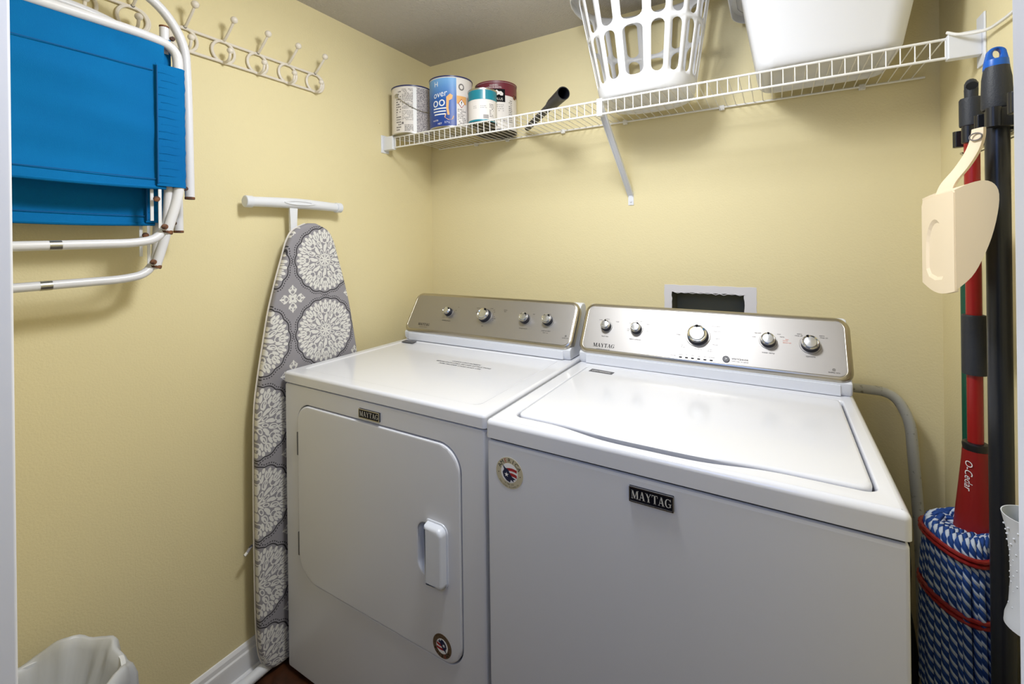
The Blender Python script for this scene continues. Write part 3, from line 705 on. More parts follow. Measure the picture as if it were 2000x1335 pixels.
# sleeve wrapped round the side tube
b = MB(); sec = []
for k in range(17):
    a = -pi * .62 + 2 * pi * k / 16 * .78
    sec.append((.0132 * cos(a), .0132 * sin(a)))
loops = []
for j in range(31):
    z = 1.424 + (1.706 - 1.424) * j / 30; rp = 1 + .05 * sin(j * 2.3) + .03 * sin(j * 5.1)
    ring = [(-1.2245 + c * .94 * rp, .5215 + s_ * rp * 1.05, z) for c, s_ in [(cos(2 * pi * k / 18) * .0125, sin(2 * pi * k / 18) * .0125) for k in range(18)]]
    loops.append(ring)
b.skin(loops, True, False, False)
b.skin([[(-1.2135, .4730, 1.425 + .28 * j / 20), (-1.2118 + .0006 * sin(j * 2.1), .497, 1.4248 + .28 * j / 20), (-1.2120, .5215, 1.4245 + .281 * j / 20), (-1.2136, .5215, 1.4245 + .281 * j / 20), (-1.2150, .4730, 1.425 + .28 * j / 20)] for j in range(21)], True, True, True)
for k in range(16):
    z = 1.432 + k * .0168; q = .474 + .004 * (k % 3)
    b.tube([(-1.2128, q, z), (-1.2120, q + .012, z + .0008), (-1.2118, q + .030, z - .0006 * (k % 2)), (-1.2128, q + .044 - .004 * (k % 3), z)], .0008, 5)
b.build('canvas_sleeve', BLUE, CH, angle=60)
b = MB(); b.tube([(-1.2122, .4745, 1.43), (-1.2122, .4745, 1.70)], .0011, 6); b.build('seam', BLUED, CH)
canvas('seat_canvas', -1.2385, -.08, .513, 1.46, 1.776, .002, 7, [])
for k, (y, z) in enumerate(((.487, 1.3315), (.4735, 1.395))):
    b = MB(); b.lathe([(.0065, 0), (.0062, .004), (.003, .006)], (-1.2165 - .004 * k, y, z), (1, 0, 0), 12); b.build('rivet', RUST, CH)
b = MB(); b.box((-1.222, .477, 1.328), (-1.2195, .4835, 1.418), .0008); b.build('link_bar', BRACK, CH)
b = MB(); b.box((-1.2335, .466, 1.345), (-1.231, .4725, 1.418), .0008); b.build('link_bar', BRACK, CH)
b = MB(); b.lathe([(.0107, 0), (.0112, .003), (.0107, .006)], (-1.262, .560, 1.4025), (0, 0, 1), 14); b.build('worn_end', RUST, CH)
b = MB(); b.lathe([(.0098, 0), (.0101, .002), (.0098, .004)], (-1.246, .503, 1.8035), (0, 0, 1), 14); b.build('worn_end', RUST, CH)
b = MB(); b.lathe([(.0108, 0), (.0118, .003), (.0112, .008)], (-1.2272, .4955, 1.3165), (0, .27, 1), 14); b.build('worn_end', RUST, CH)
b = MB(); b.lathe([(.0055, 0), (.005, .006)], (-1.243, .541, 1.426), (1, 0, 0), 10); b.build('rivet', RUST, CH)
b = MB(); b.lathe([(.0055, 0), (.005, .006)], (-1.243, .5175, 1.782), (1, 0, 0), 10); b.build('rivet', RUST, CH)
b = MB(); b.lathe([(.0099, 0), (.0099, .018)], (-1.228, .298, 1.2905), (0, 1, .024), 14); b.build('worn_band', TINM, CH)
C2 = copy_tree(CH); C2.location.x -= .062; C2.location.y += .001; C2.location.z -= .082
C2['label'] = 'folded blue beach chair behind the front one, hanging slightly lower'

# ================================================================== WIRE SHELF
SX0, SX1, SY0, SY1, SZ = -1.336, .330, 1.333, 1.617, 1.7205
SH = thing('wire_shelf', 'long white wire shelf along the back wall holding cans and baskets', 'shelf', (-.5, 1.48, SZ))
b = MB(); n_ = int((SX1 - SX0) / .0254)
for k in range(n_ + 1):
    x = SX0 + .008 + k * .0254
    b.tube(fillet([(x, SY1, SZ), (x, SY0, SZ), (x, SY0 + .001, SZ - .043)], .003, 3), .00135, 6)
b.build('deck_wires', WIRE, SH)
for (y, z, r) in ((SY0, SZ - .003, .0031), (SY0 + .001, SZ - .044, .0031), (SY1, SZ - .003, .0031), (SY0 + .14, SZ - .004, .0026)):
    b = MB(); b.tube([(SX0, y, z), (SX1 + (.0 if y < 1.6 else .02), y, z)], r, 10); b.build('rail', WIRE, SH)
# end brackets
b = MB(); b.box((XL, SY0 - .020, SZ - .062), (XL + .004, SY0 + .022, SZ + .010), .0015); b.box((XL + .003, SY0 - .010, SZ - .052), (XL + .056, SY0 + .012, SZ + .003), .003); b.build('end_bracket', BRACK, SH)
b = MB(); b.box((XR - .004, SY0 - .020, SZ - .072), (XR, SY0 + .022, SZ + .036), .0015); b.box((XR - .058, SY0 - .010, SZ - .050), (XR - .003, SY0 + .012, SZ + .004), .003); b.build('end_bracket', BRACK, SH)
for x in (-1.13, -.97, -.715, -.47, -.15, .215):
    b = MB(); b.box((x - .008, YB - .012, SZ - .012), (x + .008, YB, SZ + .004), .002); b.lathe([(.004, 0), (.003, .002)], (x, YB - .013, SZ - .010), (0, -1, 0), 8); b.build('wall_clip', WIRE, SH)
b = MB()
bx = -.466; p0 = Vector((bx, SY0 + .008, SZ - .02)); p1 = Vector((bx + .012, YB - .004, 1.452))
dv = (p1 - p0).normalized(); nv = Vector((1, 0, 0)).cross(dv)
for (w0, t0, dx) in ((.009, .0012, 0), (.0012, .006, -.0085), (.0012, .006, .0085)):
    b.skin([[p + Vector((dx + sx * w0, 0, 0)) + nv * (sy * t0) for sx, sy in ((-1, -1), (1, -1), (1, 1), (-1, 1))] for p in (p0, p1)])
b.box((bx - .009, SY0 - .004, SZ - .050), (bx + .009, SY0 + .012, SZ + .004), .002)
b.box((bx + .002, YB - .003, 1.415), (bx + .022, YB, 1.462), .001); b.lathe([(.004, 0), (.003, .002)], (bx + .012, YB - .004, 1.428), (0, -1, 0), 10)
b.build('diagonal_brace', BRACK, SH)

# ================================================================== PAINT CANS
def can(name, label, cx, cy, r, h, bodym, lidm, z0=SZ + .0015, bottom=TINM, bail=True, group='paint cans on the shelf'):
    t = thing(name, label, 'paint can', (cx, cy, z0), group)
    phi = math.atan2(-cy, -cx)
    b = MB(); b.lathe([(r - .004, .0035), (r - .001, 0), (r + .001, .002), (r, .004), (r, h - .006), (r + .0016, h - .004), (r + .0016, h - .001), (r, h)], (cx, cy, z0), n=64, cap=False, a0=phi)
    b.build('body', bodym, t, angle=50)
    b = MB(); b.lathe([(.0001, .004), (r - .004, .004), (r - .003, .002), (r - .0005, -.0002), (r + .0014, .001), (r + .0012, .0035)], (cx, cy, z0), n=64, cap=False); b.build('base', bottom, t)
    b = MB(); b.lathe([(r + .0018, h - .005), (r + .0022, h), (r - .002, h + .0015), (r - .006, h - .001), (r - .010, h - .004), (r - .012, h), (r - .02, h + .001), (.0001, h + .001)], (cx, cy, z0), n=64, cap=False); b.build('lid', lidm, t)
    def wr(s, z, d=0.0):
        a = phi + s / r; q = r + .0004 - d; return Vector((cx + q * cos(a), cy + q * sin(a), z0 + z))
    return t, wr
def band(mb, wr, s0, s1, z0, z1, d=0.0, n=16):
    for k in range(n):
        a = s0 + (s1 - s0) * k / n; c = s0 + (s1 - s0) * (k + 1) / n; mb.F([mb.P(wr(a, z0, d)), mb.P(wr(c, z0, d)), mb.P(wr(c, z1, d)), mb.P(wr(a, z1, d))])
def blurb(mb, wr, s0, s1, z0, z1, n, seed, d=-.0003, h=.45):
    r_ = random.Random(seed); dz = (z1 - z0) / n
    for i in range(n):
        s = s0; z = z1 - (i + .5) * dz
        while s < s1:
            w_ = r_.uniform(.003, .009); e = min(s + w_, s1)
            if r_.random() < .85: band(mb, wr, s, e, z - dz * h / 2, z + dz * h / 2, d, 2)
            s = e + r_.uniform(.001, .003)
def ear(t, wr, s, z, m=TINM):
    p = wr(s, z); q = wr(s, z, -.01); ax = (q - p).normalized()
    b = MB(); b.lathe([(.009, 0), (.009, .002), (.006, .003), (.0045, .007), (.003, .008)], p, ax, 16); b.build('bail_ear', m, t)
PRT = mat('small_grey_print', (120, 114, 112), .6); SPK = mat('speckled_grey_label', (196, 190, 190), .5, noise=(260, (120, 116, 122), .45, .6))
DBLUE = mat('dark_blue_lid_ring', (40, 46, 96), .35); CBLUE = mat('blue_can_label', (28, 82, 160), .4)
# vertical print gradient of the blue label
nt = CBLUE.node_tree; tcn = nt.nodes.new('ShaderNodeTexCoord'); spn = nt.nodes.new('ShaderNodeSeparateXYZ'); rp = nt.nodes.new('ShaderNodeValToRGB'); mr = nt.nodes.new('ShaderNodeMapRange')
mr.inputs['From Min'].default_value = 0; mr.inputs['From Max'].default_value = .19
nt.links.new(tcn.outputs['Object'], spn.inputs[0]); nt.links.new(spn.outputs[2], mr.inputs[0]); nt.links.new(mr.outputs[0], rp.inputs[0])
rp.color_ramp.elements[0].color = lin((26, 52, 130)); rp.color_ramp.elements[1].color = lin((120, 176, 226)); e = rp.color_ramp.elements.new(.55); e.color = lin((30, 88, 168))
nt.links.new(rp.outputs[0], nt.nodes['Principled BSDF'].inputs['Base Color'])
TEAL = mat('teal_label', (24, 128, 146), .4); MAROON = mat('maroon_label', (112, 40, 52), .4); ORNG = mat('orange_label', (230, 176, 110), .5)

t, wr = can('paint_can', 'gallon paint can with pale text-covered label, nearest the corner', -1.290, 1.392, .081, .190, PAPER, DBLUE)
b = MB(); band(b, wr, .018, .11, .004, .182); b.build('speckled_label', SPK, t)
b = MB(); blurb(b, wr, -.068, -.045, .01, .17, 16, 2); blurb(b, wr, -.040, .004, .095, .176, 16, 3, h=.4); blurb(b, wr, -.03, .004, .008, .035, 5, 4); band(b, wr, -.042, -.034, .036, .045, -.0003, 3)
blurb(b, wr, -.04, .004, .05, .09, 8, 9, h=.3); b.build('small_print', PRT, t, smooth=False)
b = MB(); band(b, wr, .004, .018, .006, .18, -.0002, 4); b.build('label_overlap', WHITEP, t)
ear(t, wr, -.066, .150)
b = MB(); b.tube([wr(-.066 + .14 * k / 20, .150 - .062 * sin(pi * min(1, k / 20 * .62)) , -.004) for k in range(21)], .0012, 6); b.build('bail_handle', TINM, t)

t, wr = can('paint_can', 'gallon paint can with bright blue label and white lettering', -1.097, 1.405, .083, .192, PAPER, DBLUE)
b = MB(); band(b, wr, -.12, .020, .003, .184, 0, 24); b.build('blue_label', CBLUE, t)
b = MB()
write(b, 'over', wr, -.044, .124, .026, .9, .12, -.0005, .15); write(b, 'oo', wr, -.050, .094, .040, .95, .05, -.0005)
for i, (s0, s1) in enumerate(((-.075, -.018), (-.075, -.020), (-.07, -.022))): band(b, wr, s0, s1, .068 - i * .011, .0725 - i * .011, -.0005, 6)
write(b, 'NET', wr, -.045, .013, .007, d=-.0005); write(b, '3.7 L', wr, -.016, .017, .0075, d=-.0005); write(b, 'WATER', wr, -.065, .026, .006, d=-.0005)
write(b, 'H', wr, -.060, .162, .020, d=-.0005)
b.build('white_lettering', WHITEP, t, smooth=False)
b = MB(); b.F([b.P(wr(x, y, -.0006)) for x, y in ((-.018, .112), (-.004, .124), (.006, .118), (.004, .105), (-.008, .098), (-.01, .07), (-.006, .045), (-.014, .044), (-.019, .07), (-.018, .095))]); b.F([b.P(wr(x, y, -.0006)) for x, y in ((-.022, .05), (.01, .040), (.006, .028), (-.012, .026), (-.026, .036))]); b.build('paint_brush_picture', ORNG, t, smooth=False)
b = MB(); band(b, wr, .021, .062, .088, .118, -.0002, 8); b.build('orange_panel', ORNG, t)
b = MB(); blurb(b, wr, .024, .06, .006, .07, 10, 5, h=.35); b.F([b.P(wr(.04 + .012 * cos(k * pi / 12), .152 + .013 * sin(k * pi / 12), -.0004)) for k in range(24)]); b.build('small_print', PRT, t, smooth=False)
b = MB(); b.F([b.P(wr(.04 + .007 * cos(k * pi / 12), .152 + .008 * sin(k * pi / 12), -.0007)) for k in range(24)]); b.build('round_seal', PAPER, t, smooth=False)
b = MB(); b.F([b.P(wr(.04 + x, .09 + y, -.0006)) for x, y in ((-.014, 0), (0, -.017), (.014, 0), (0, .017))]); hz = b.build('hazard_sign', SRED, t, smooth=False)
b = MB(); b.F([b.P(wr(.04 + x, .09 + y, -.0009)) for x, y in ((-.0115, 0), (0, -.014), (.0115, 0), (0, .014))]); hz2 = b.build('hazard_panel', WHITEP, hz, smooth=False)
b = MB(); write(b, '!', wr, .04, .09, .015, 1.6, 0, -.0012); b.build('hazard_mark', BLACKP, hz, smooth=False)

t, wr = can('paint_can', 'gallon paint can with maroon top band and black picture panel', -.973, 1.5395, .0825, .190, PAPER, MAROON, bottom=DARKB)
b = MB(); band(b, wr, -.12, .12, .135, .186, 0, 30); b.build('maroon_label', MAROON, t)
b = MB(); band(b, wr, -.026, .036, .108, .158, -.0003, 10); bl = b.build('black_picture_panel', BLACKP, t)
b = MB(); b.F([b.P(wr(x, y, -.0007)) for x, y in ((-.006, .150), (.003, .154), (.010, .148), (.020, .149), (.028, .142), (.027, .133), (.018, .132), (.012, .137), (.004, .133), (-.004, .138))]); write(b, 'PLUS', wr, .012, .118, .010, 1, 0, -.0007)
b.build('picture_lettering', PAPER, t, smooth=False)
b = MB(); write(b, 'EGGSHELL', wr, -.008, .172, .0055, 1, 0, -.0005); write(b, 'INTERIOR ENAMEL', wr, -.008, .1640, .0055, 1, 0, -.0005); b.build('pink_lettering', PAPER, t, smooth=False)
b = MB(); blurb(b, wr, .0, .03, .07, .10, 4, 6, h=.2); blurb(b, wr, .052, .07, .03, .12, 12, 8, h=.4); write(b, '3.79 L', wr, .03, .035, .009, 1, 0, -.0004); b.build('small_print', PRT, t, smooth=False)
ear(t, wr, .085, .135, RUST)

t, wr = can('paint_can', 'small quart paint can with teal top and barcode, front of the maroon can', -.942, 1.395, .053, .124, PAPER, TINM, bottom=DARKB)
b = MB(); band(b, wr, -.08, .08, .084, .119, 0, 24); b.build('teal_label', TEAL, t); b = MB(); band(b, wr, -.08, .08, .004, .011, 0, 24); b.build('teal_bottom_stripe', TEAL, t)
b = MB(); band(b, wr, .002, .010, .085, .118, -.0002, 3); b.build('label_overlap', WHITEP, t)
b = MB()
for k in range(12): band(b, wr, .002 + k * .0017, .0028 + k * .0017 + (.0004 if k % 3 else 0), .014, .028, -.0003, 1)
blurb(b, wr, .026, .045, .02, .07, 9, 3, h=.35); blurb(b, wr, -.008, .016, .050, .062, 2, 4, h=.18); blurb(b, wr, -.035, -.022, .05, .062, 2, 12, h=.2)
b.build('barcode', PRT, t, smooth=False)

# black extension wand
WN = thing('vacuum_wand', 'black plastic vacuum wand lying on the wire shelf beside the paint cans', 'vacuum tube', (-.70, 1.42, SZ + .02))
b = MB(); A_ = Vector((-.855, 1.585, SZ + .022)); B_ = Vector((-.578, 1.315, SZ + .036)); dd = B_ - A_
b.tube([A_, A_ + dd * .62, A_ + dd * .70, A_ + dd * .74, B_], [.012, .0135, .016, .0195, .0215], 24, caps=False)
b.tube([B_, B_ - dd * .3], [.0185, .0175], 24, caps=False); b.tube([B_, B_ + dd * .0001], [.0215, .0185], 24, caps=False)
b.build('tube', BLK, WN)
b = MB(); b.lathe([(.0165, 0), (.0165, .004)], A_ + dd * .69, dd, 20); b.build('joint_ring', BLKR, WN)

# ================================================================== LAUNDRY BASKET
BKX, BKY = -.352, 1.458
BK = thing('laundry_basket', 'white slotted plastic laundry basket standing on the wire shelf', 'laundry basket', (BKX, BKY, SZ + .002))
bz0, bz1 = SZ + .002, 2.075
def bk(u, z):     # u in turns
    t = (z - bz0) / (bz1 - bz0); t = max(0, t)
    rx = .138 + .062 * t; ry = .128 + .03 * t; cy_ = BKY - .004 - .034 * t
    a = 2 * pi * u; c, s_ = cos(a), sin(a); e = .80
    return Vector((BKX + rx * math.copysign(abs(c) ** e, c), cy_ + ry * math.copysign(abs(s_) ** e, s_), z))
NS = 18
b = MB()
def slot_row(z0, z1, m, z2, z3):
    wu = 1 / NS
    cell = [(0, z0), (wu * .5, z0), (wu, z0), (wu, (z0 + z1) / 2), (wu, z1), (wu * .5, z1), (0, z1), (0, (z0 + z1) / 2)]
    hw = wu * .325; hz = .017; sl = []
    for k in range(9): a = pi * k / 8; sl.append((wu / 2 + hw * cos(a), z3 - hz + hz * sin(a)))
    for k in range(9): a = pi + pi * k / 8; sl.append((wu / 2 + hw * cos(a), z2 + hz + hz * sin(a)))
    vs_, fs = fill2d([(x * 1, y) for x, y in cell], [sl])
    for i in range(NS):
        ids = [b.P(bk(x + i * wu, y)) for x, y in vs_]
        for f in fs: b.F([ids[q] for q in f])
slot_row(1.765, 1.917, 0, 1.772, 1.910); slot_row(1.917, 2.050, 0, 1.924, 2.044)
def ring_(z, o=0.0):
    out = []
    for i in range(NS * 2):
        p = bk(i / NS / 2, max(z, bz0)); c = Vector((BKX, BKY - .004, p.z)); d = (p - c); d.z = 0
        out.append(p + d.normalized() * o + Vector((0, 0, z - p.z)))
    return out
b.skin([ring_(1.765), ring_(1.752), ring_(1.738, -.001), ring_(1.729, -.005), ring_(bz0 + .002, -.012), ring_(bz0 + .0005, -.02), ring_(bz0 + .0005, -.034), ring_(bz0 + .004, -.038), ring_(bz0 + .0045, -.125)], True, False, True)
b.skin([ring_(2.05), ring_(2.064), ring_(2.071, .004), ring_(2.076, .016), ring_(2.074, .024), ring_(2.064, .027), ring_(2.050, .0275)], True, False, False)
bo_ = b.build('basket_body', BASKW, BK, angle=40)
sm = bo_.modifiers.new('wall_thickness', 'SOLIDIFY'); sm.thickness = .0025; sm.offset = 0

# ================================================================== STORAGE TUB
TBX, TBY = .108, 1.452
TB = thing('storage_tub', 'large translucent white plastic tub on the shelf, right of the basket', 'storage tub', (TBX, TBY, SZ + .002))
def tub(t, o=0.0, z=None):
    hx = .148 + .048 * t; hy = .124 + .026 * t; r = .045 + .01 * t
    return [Vector((TBX + .004 * t + x, TBY - .012 * t + y, (SZ + .002 + .27 * t) if z is None else z)) for x, y in rrect(-hx - o, -hy - o, hx + o, hy + o, r + o, 8)]
b = MB()
L = [tub(0, -.03, SZ + .008), tub(0, -.026, SZ + .004), tub(0, -.020, SZ + .002), tub(0, -.010, SZ + .003), tub(0, -.003, SZ + .008), tub(.05, 0)]
L += [tub(t / 20) for t in range(2, 20)] + [tub(.96, .002), tub(.985, .006), tub(1, .012), tub(1, .016, SZ + .270)]
b.skin(L, True, True, False)
tb_ = b.build('tub_body', BINW, TB, angle=50); sm = tb_.modifiers.new('wall_thickness', 'SOLIDIFY'); sm.thickness = .002; sm.offset = 1
b = MB(); zz = SZ + .272
b.skin([tub(1, .012, zz), tub(1, .026, zz), tub(1, .029, zz - .003), tub(1, .029, zz - .026), tub(1, .027, zz - .026), tub(1, .026, zz - .004), tub(1, .012, zz - .003), tub(1, .012, zz)], True, False, False)
b.build('tub_rim', BINW, TB, angle=40)

# ================================================================== CORD OVER THE BRACKET
b = MB(); b.tube(smoothp([(.322, 1.318, 1.7265), (.334, 1.305, 1.715), (.352, 1.292, 1.708), (.368, 1.262, 1.7), (.371, 1.215, 1.694), (.372, 1.15, 1.690), (.373, 1.02, 1.692), (.374, .80, 1.71), (.375, .5, 1.74), (.375, .2, 1.77)], 8), .0032, 8)
tag(b.build('cord', WIRE), 'thin white cord running along the right wall from the shelf bracket', 'cord')

# ================================================================== TOOL HOLDER AND TOOLS ON THE RIGHT WALL
TH = thing('tool_holder', 'black clamp holder screwed to the right wall gripping the long handles', 'tool holder', (XR, 1.10, 1.50))
b = MB(); b.box((XR - .006, .80, 1.478), (XR, 1.34, 1.506), .001); b.build('mounting_rail', BADGES, TH)
tools = [(1.235, .336), (1.0855, .327), (.935, .322)]
for i, (y, x) in enumerate(tools):
    for s in (-1, 1):
        b = MB(); b.box((x - .020, y + s * .0225 - .0065, 1.468), (XR - .006, y + s * .0225 + .0065, 1.500), .002)
        b.lathe([(.0095, 0), (.0095, .032)], (x - .012, y + s * .0262, 1.4685), n=12); b.build('clamp_jaw', BLK, TH)
for y in (1.300, 1.160, 1.010):
    b = MB(); b.skin([[(XR - .004, y - .007, 1.466), (XR - .004, y + .007, 1.466), (XR - .004, y + .007, 1.469), (XR - .004, y - .007, 1.469)], [(XR - .034, y - .007, 1.452), (XR - .034, y + .007, 1.452), (XR - .034, y + .007, 1.455), (XR - .034, y - .007, 1.455)], [(XR - .045, y - .007, 1.460), (XR - .045, y + .007, 1.460), (XR - .045, y + .007, 1.463), (XR - .045, y - .007, 1.463)]]); b.build('fold_down_hook', BADGES, TH)

# red string mop
y, x = tools[0]
MP = thing('string_mop', 'red-handled string mop with blue and white rope head', 'mop', (x, y, .38))
b = MB(); b.tube([(x, y, .86), (x, y, 1.52)], .0118, 18); b.build('handle_tube', REDT, MP)
b = MB(); b.lathe([(.0175, 1.505), (.018, 1.508), (.018, 1.557), (.0165, 1.560), (.010, 1.561), (.0105, 1.578)], (x, y, 0), n=24)
b.tube(smoothp([(x, y, 1.575), (x, y - .001, 1.586), (x - .002, y - .008, 1.588), (x - .003, y - .016, 1.581)], 4), [.0105] * 6 + [.009] * 7, 12); b.build('hanging_cap', BLKR, MP)
b = MB(); b.lathe([(.0178, 1.012), (.0185, 1.016), (.0185, 1.126), (.017, 1.130)], (x, y, 0), n=28); b.build('sleeve_grip', BLKR, MP)
b = MB(); b.lathe([(.0165, .856), (.0185, .858), (.020, .872), (.0185, .876), (.0125, .877)], (x, y, 0), n=28); b.build('collar', BLK, MP)
b = MB(); b.lathe([(.036, .64), (.034, .70), (.0265, .78), (.021, .84), (.0195, .862)], (x, y, 0), n=28)
hd = b.build('wringer_sleeve', REDPL, MP)
dirc = Vector((-x, -y, 0)).normalized(); sd = Vector((-dirc.y, dirc.x, 0))
def ocl(s, z, d=0.0):
    rr_ = .0215 + (.86 - z) * .058 if z > .70 else .034
    a = s / .024; q = rr_ + .0008
    v_ = dirc * cos(a) + sd * sin(a); return Vector((x, y, 0)) + v_ * q + Vector((0, 0, z))
b = MB(); write(b, 'O-Cedar', lambda u_, v_, d=0.0: ocl(u_ - .011, v_), 0, .815, .0125, .95, -pi / 2, 0, .2)
b.build('sleeve_lettering', WHITEP, hd, smooth=False)
def rope_material():
    m = mat('blue_white_twisted_rope', (28, 70, 140), .8); nt = m.node_tree; op = mnodes(nt)
    tc = nt.nodes.new('ShaderNodeTexCoord'); sp = nt.nodes.new('ShaderNodeSeparateXYZ'); nt.links.new(tc.outputs['UV'], sp.inputs[0])
    s_ = op('FRACT', op('ADD', op('MULTIPLY', sp.outputs[0], 1.0), op('MULTIPLY', sp.outputs[1], 1.0)))
    r = nt.nodes.new('ShaderNodeValToRGB'); r.color_ramp.elements[0].position = .60; r.color_ramp.elements[1].position = .66
    r.color_ramp.elements[0].color = lin((18, 64, 136)); r.color_ramp.elements[1].color = lin((196, 206, 220))
    nt.links.new(s_, r.inputs[0]); nt.links.new(r.outputs[0], nt.nodes['Principled BSDF'].inputs['Base Color'])
    bp = nt.nodes.new('ShaderNodeBump'); bp.inputs['Strength'].default_value = .8; bp.inputs['Distance'].default_value = .002
    nt.links.new(op('ABSOLUTE', op('SINE', op('MULTIPLY', s_, 2 * pi))), bp.inputs['Height']); nt.links.new(bp.outputs[0], nt.nodes['Principled BSDF'].inputs['Normal'])
    return m
ROPE = rope_material()
hx, hy = .306, 1.225
def rope_mesh(name, paths, r, parent, pitch=.020, n=10):
    off = origin(parent); V = []; F_ = []; UV = []
    for pts in paths:
        pts = [Vector(p) for p in pts]; u = None; L0 = 0; base = len(V); N = len(pts)
        for i, p in enumerate(pts):
            t = (pts[min(i + 1, N - 1)] - pts[max(i - 1, 0)]).normalized()
            if u is None: u = (Vector((1, 0, 0)) - t * t.x).normalized()
            u = (u - t * u.dot(t)).normalized(); v = t.cross(u)
            if i: L0 += (p - pts[i - 1]).length
            for k in range(n + 1):
                a = 2 * pi * k / n; V.append(p + (u * cos(a) + v * sin(a)) * r - off); UV.append((k / n * 2, L0 / pitch))
        for i in range(N - 1):
            for k in range(n):
                q = base + i * (n + 1) + k; F_.append((q, q + 1, q + n + 2, q + n + 1))
        F_.append(tuple(base + k for k in range(n))); F_.append(tuple(base + (N - 1) * (n + 1) + k for k in reversed(range(n))))
    me = bpy.data.meshes.new(name); me.from_pydata(V, [], F_); uv = me.uv_layers.new(name='uv')
    for l in me.loops: uv.data[l.index].uv = UV[l.vertex_index]
    for p in me.polygons: p.use_smooth = True
    me.materials.append(ROPE); o = bpy.data.objects.new(name, me); COL.objects.link(o); o.parent = parent; return o
paths = []; rr2 = random.Random(9)
for ringi, (cnt, sc) in enumerate(((30, 1.0), (20, .70))):
    for k in range(cnt):
        a = 2 * pi * k / cnt + ringi * .13; c, s_ = cos(a), sin(a)
        ax_, ay_ = .050 * sc, .070 * sc
        j = rr2.uniform(-.003, .003); zt = .708 + rr2.uniform(-.006, .006) + .012 * c
        pts = [(x + c * .024, y + s_ * .024, .705 + .01 * c), (x - .008 + c * (.03 + .01 * sc), y + s_ * (.032 + .012 * sc), zt), (hx + c * ax_ * .84, hy + s_ * ay_ * .84, .702), (hx + c * ax_ * .93, hy + s_ * ay_ * .95, .66)]
        for q in range(1, 8):
            z = .66 - q * .042; g = .96 + .10 * q / 7 + rr2.uniform(-.02, .02); pts.append((min(hx + c * ax_ * g + j, XR - .010), hy + s_ * ay_ * g * (1 + .02 * q) + j, z))
        paths.append(smoothp(pts, 5))
rope_mesh('mop_strands', paths, .0066, MP, .021)
for zc, g0 in ((.684, .945), (.574, 1.005)):
    for dz in (-.0045, .0045):
        b = MB(); n = 120; L = []
        for k in range(n):
            t = 2 * pi * k / n; sw = .0066 + .0012 * abs(cos(t * 15))
            L.append((min(hx + (.050 * g0 + sw) * cos(t), XR - .004), hy + (.070 * g0 + sw) * sin(t), zc + dz + .006 * sin(t * 2 + 1)))
        b.tube(L, .0042, 8, closed=True); b.build('red_stitched_band', REDPL, MP)

# black pole with blue cap
y, x = tools[1]
BP = thing('broom', 'black broom pole with bright blue hanging loop, clamped right of the red mop', 'broom', (x, y, 0))
b = MB(); b.lathe([(.0155, .02), (.0155, 1.50)], (x, y, 0), n=28); b.build('pole', NAVYT, BP)
b = MB(); b.lathe([(.0175, 1.502), (.0195, 1.505), (.0195, 1.525), (.0185, 1.555), (.0158, 1.574), (.0152, 1.575)], (x, y, 0), n=28); b.build('grip', BLKR, BP)
b = MB(); ex = Vector((cos(-.02), sin(-.02), 0)); ed = Vector((-sin(-.02), cos(-.02), 0))
b.lathe([(.0154, 1.5735), (.0156, 1.578), (.0150, 1.586), (.010, 1.588)], (x, y, 0), n=28)
fo = FR((x, y, 1.571), ex, (0, 0, 1), ed)
ol = [(-.0160, 0), (.0160, 0), (.0150, .012)] + [(.0105 * cos(a) * 1.15, .027 + .0105 * sin(a)) for a in [pi * k / 12 for k in range(0, 13)]] + [(-.0150, .012)]
ho = [(.0052 * cos(2 * pi * k / 16), .0255 + .0078 * sin(2 * pi * k / 16)) for k in range(16)]
b.plate(ol, [ho], lambda p, q, d: fo(p, q, d - .0055), .011, .0025); b.build('hanging_loop', BLUEC, BP)
b = MB(); b.lathe([(.03, 0), (.035, .01), (.03, .06), (.017, .09)], (x, y, 0), n=20); b.build('foot_socket', BLK, BP)

# green-handled scrubber with white ribbed guard, nearest the door
y, x = tools[2]
GP = thing('green_scrub_brush', 'green pole with white ribbed plastic guard, half hidden by the door jamb', 'brush', (x, y, 0))
b = MB(); b.lathe([(.0115, .06), (.0115, 1.54)], (x - .004, y, 0), n=20); b.build('pole', GREEN, GP)
b = MB(); b.lathe([(.0125, 1.46), (.015, 1.463), (.015, 1.56), (.008, 1.572)], (x - .004, y, 0), n=20); b.build('grip', BLK, GP)
b = MB(); gx, gy = x - .006, y - .002
prof = [(.0335, .718), (.0325, .730), (.0285, .745), (.0265, .78), (.0268, .82), (.0300, .855), (.0345, .876), (.0352, .880), (.0340, .880), (.029, .857), (.0255, .82), (.0252, .78), (.0275, .745), (.0320, .722)]
b.lathe(prof + [prof[0]], (gx, gy, 0), n=40, cap=False)
gd = b.build('ribbed_guard', WPLAS, GP)
b = MB()
for i in range(12):
    z = .735 + i * .0115
    rz = .0285 if z < .75 else .0268 if z < .82 else .0268 + (z - .82) * .14
    for k in range(14):
        a = 2 * pi * (k + .5 * (i % 2)) / 14
        b.sphere((gx + (rz - .0006) * cos(a), gy + (rz - .0006) * sin(a), z), .0014, 4)
b.build('raised_dimples', WPLAS, gd)
b = MB(); b.lathe([(.012, .02), (.04, .03), (.04, .06), (.016, .10), (.0118, .12)], (x - .004, y, 0), n=20); b.build('brush_socket', GREEN, GP)

# second green handle behind the mop
b = MB(); b.lathe([(.0105, .004), (.0105, 1.23), (.008, 1.24)], (.3555, 1.345, 0), n=20)
tag(b.build('green_pole', GREEN), 'thin green pole standing in the gap behind the red mop', 'pole')

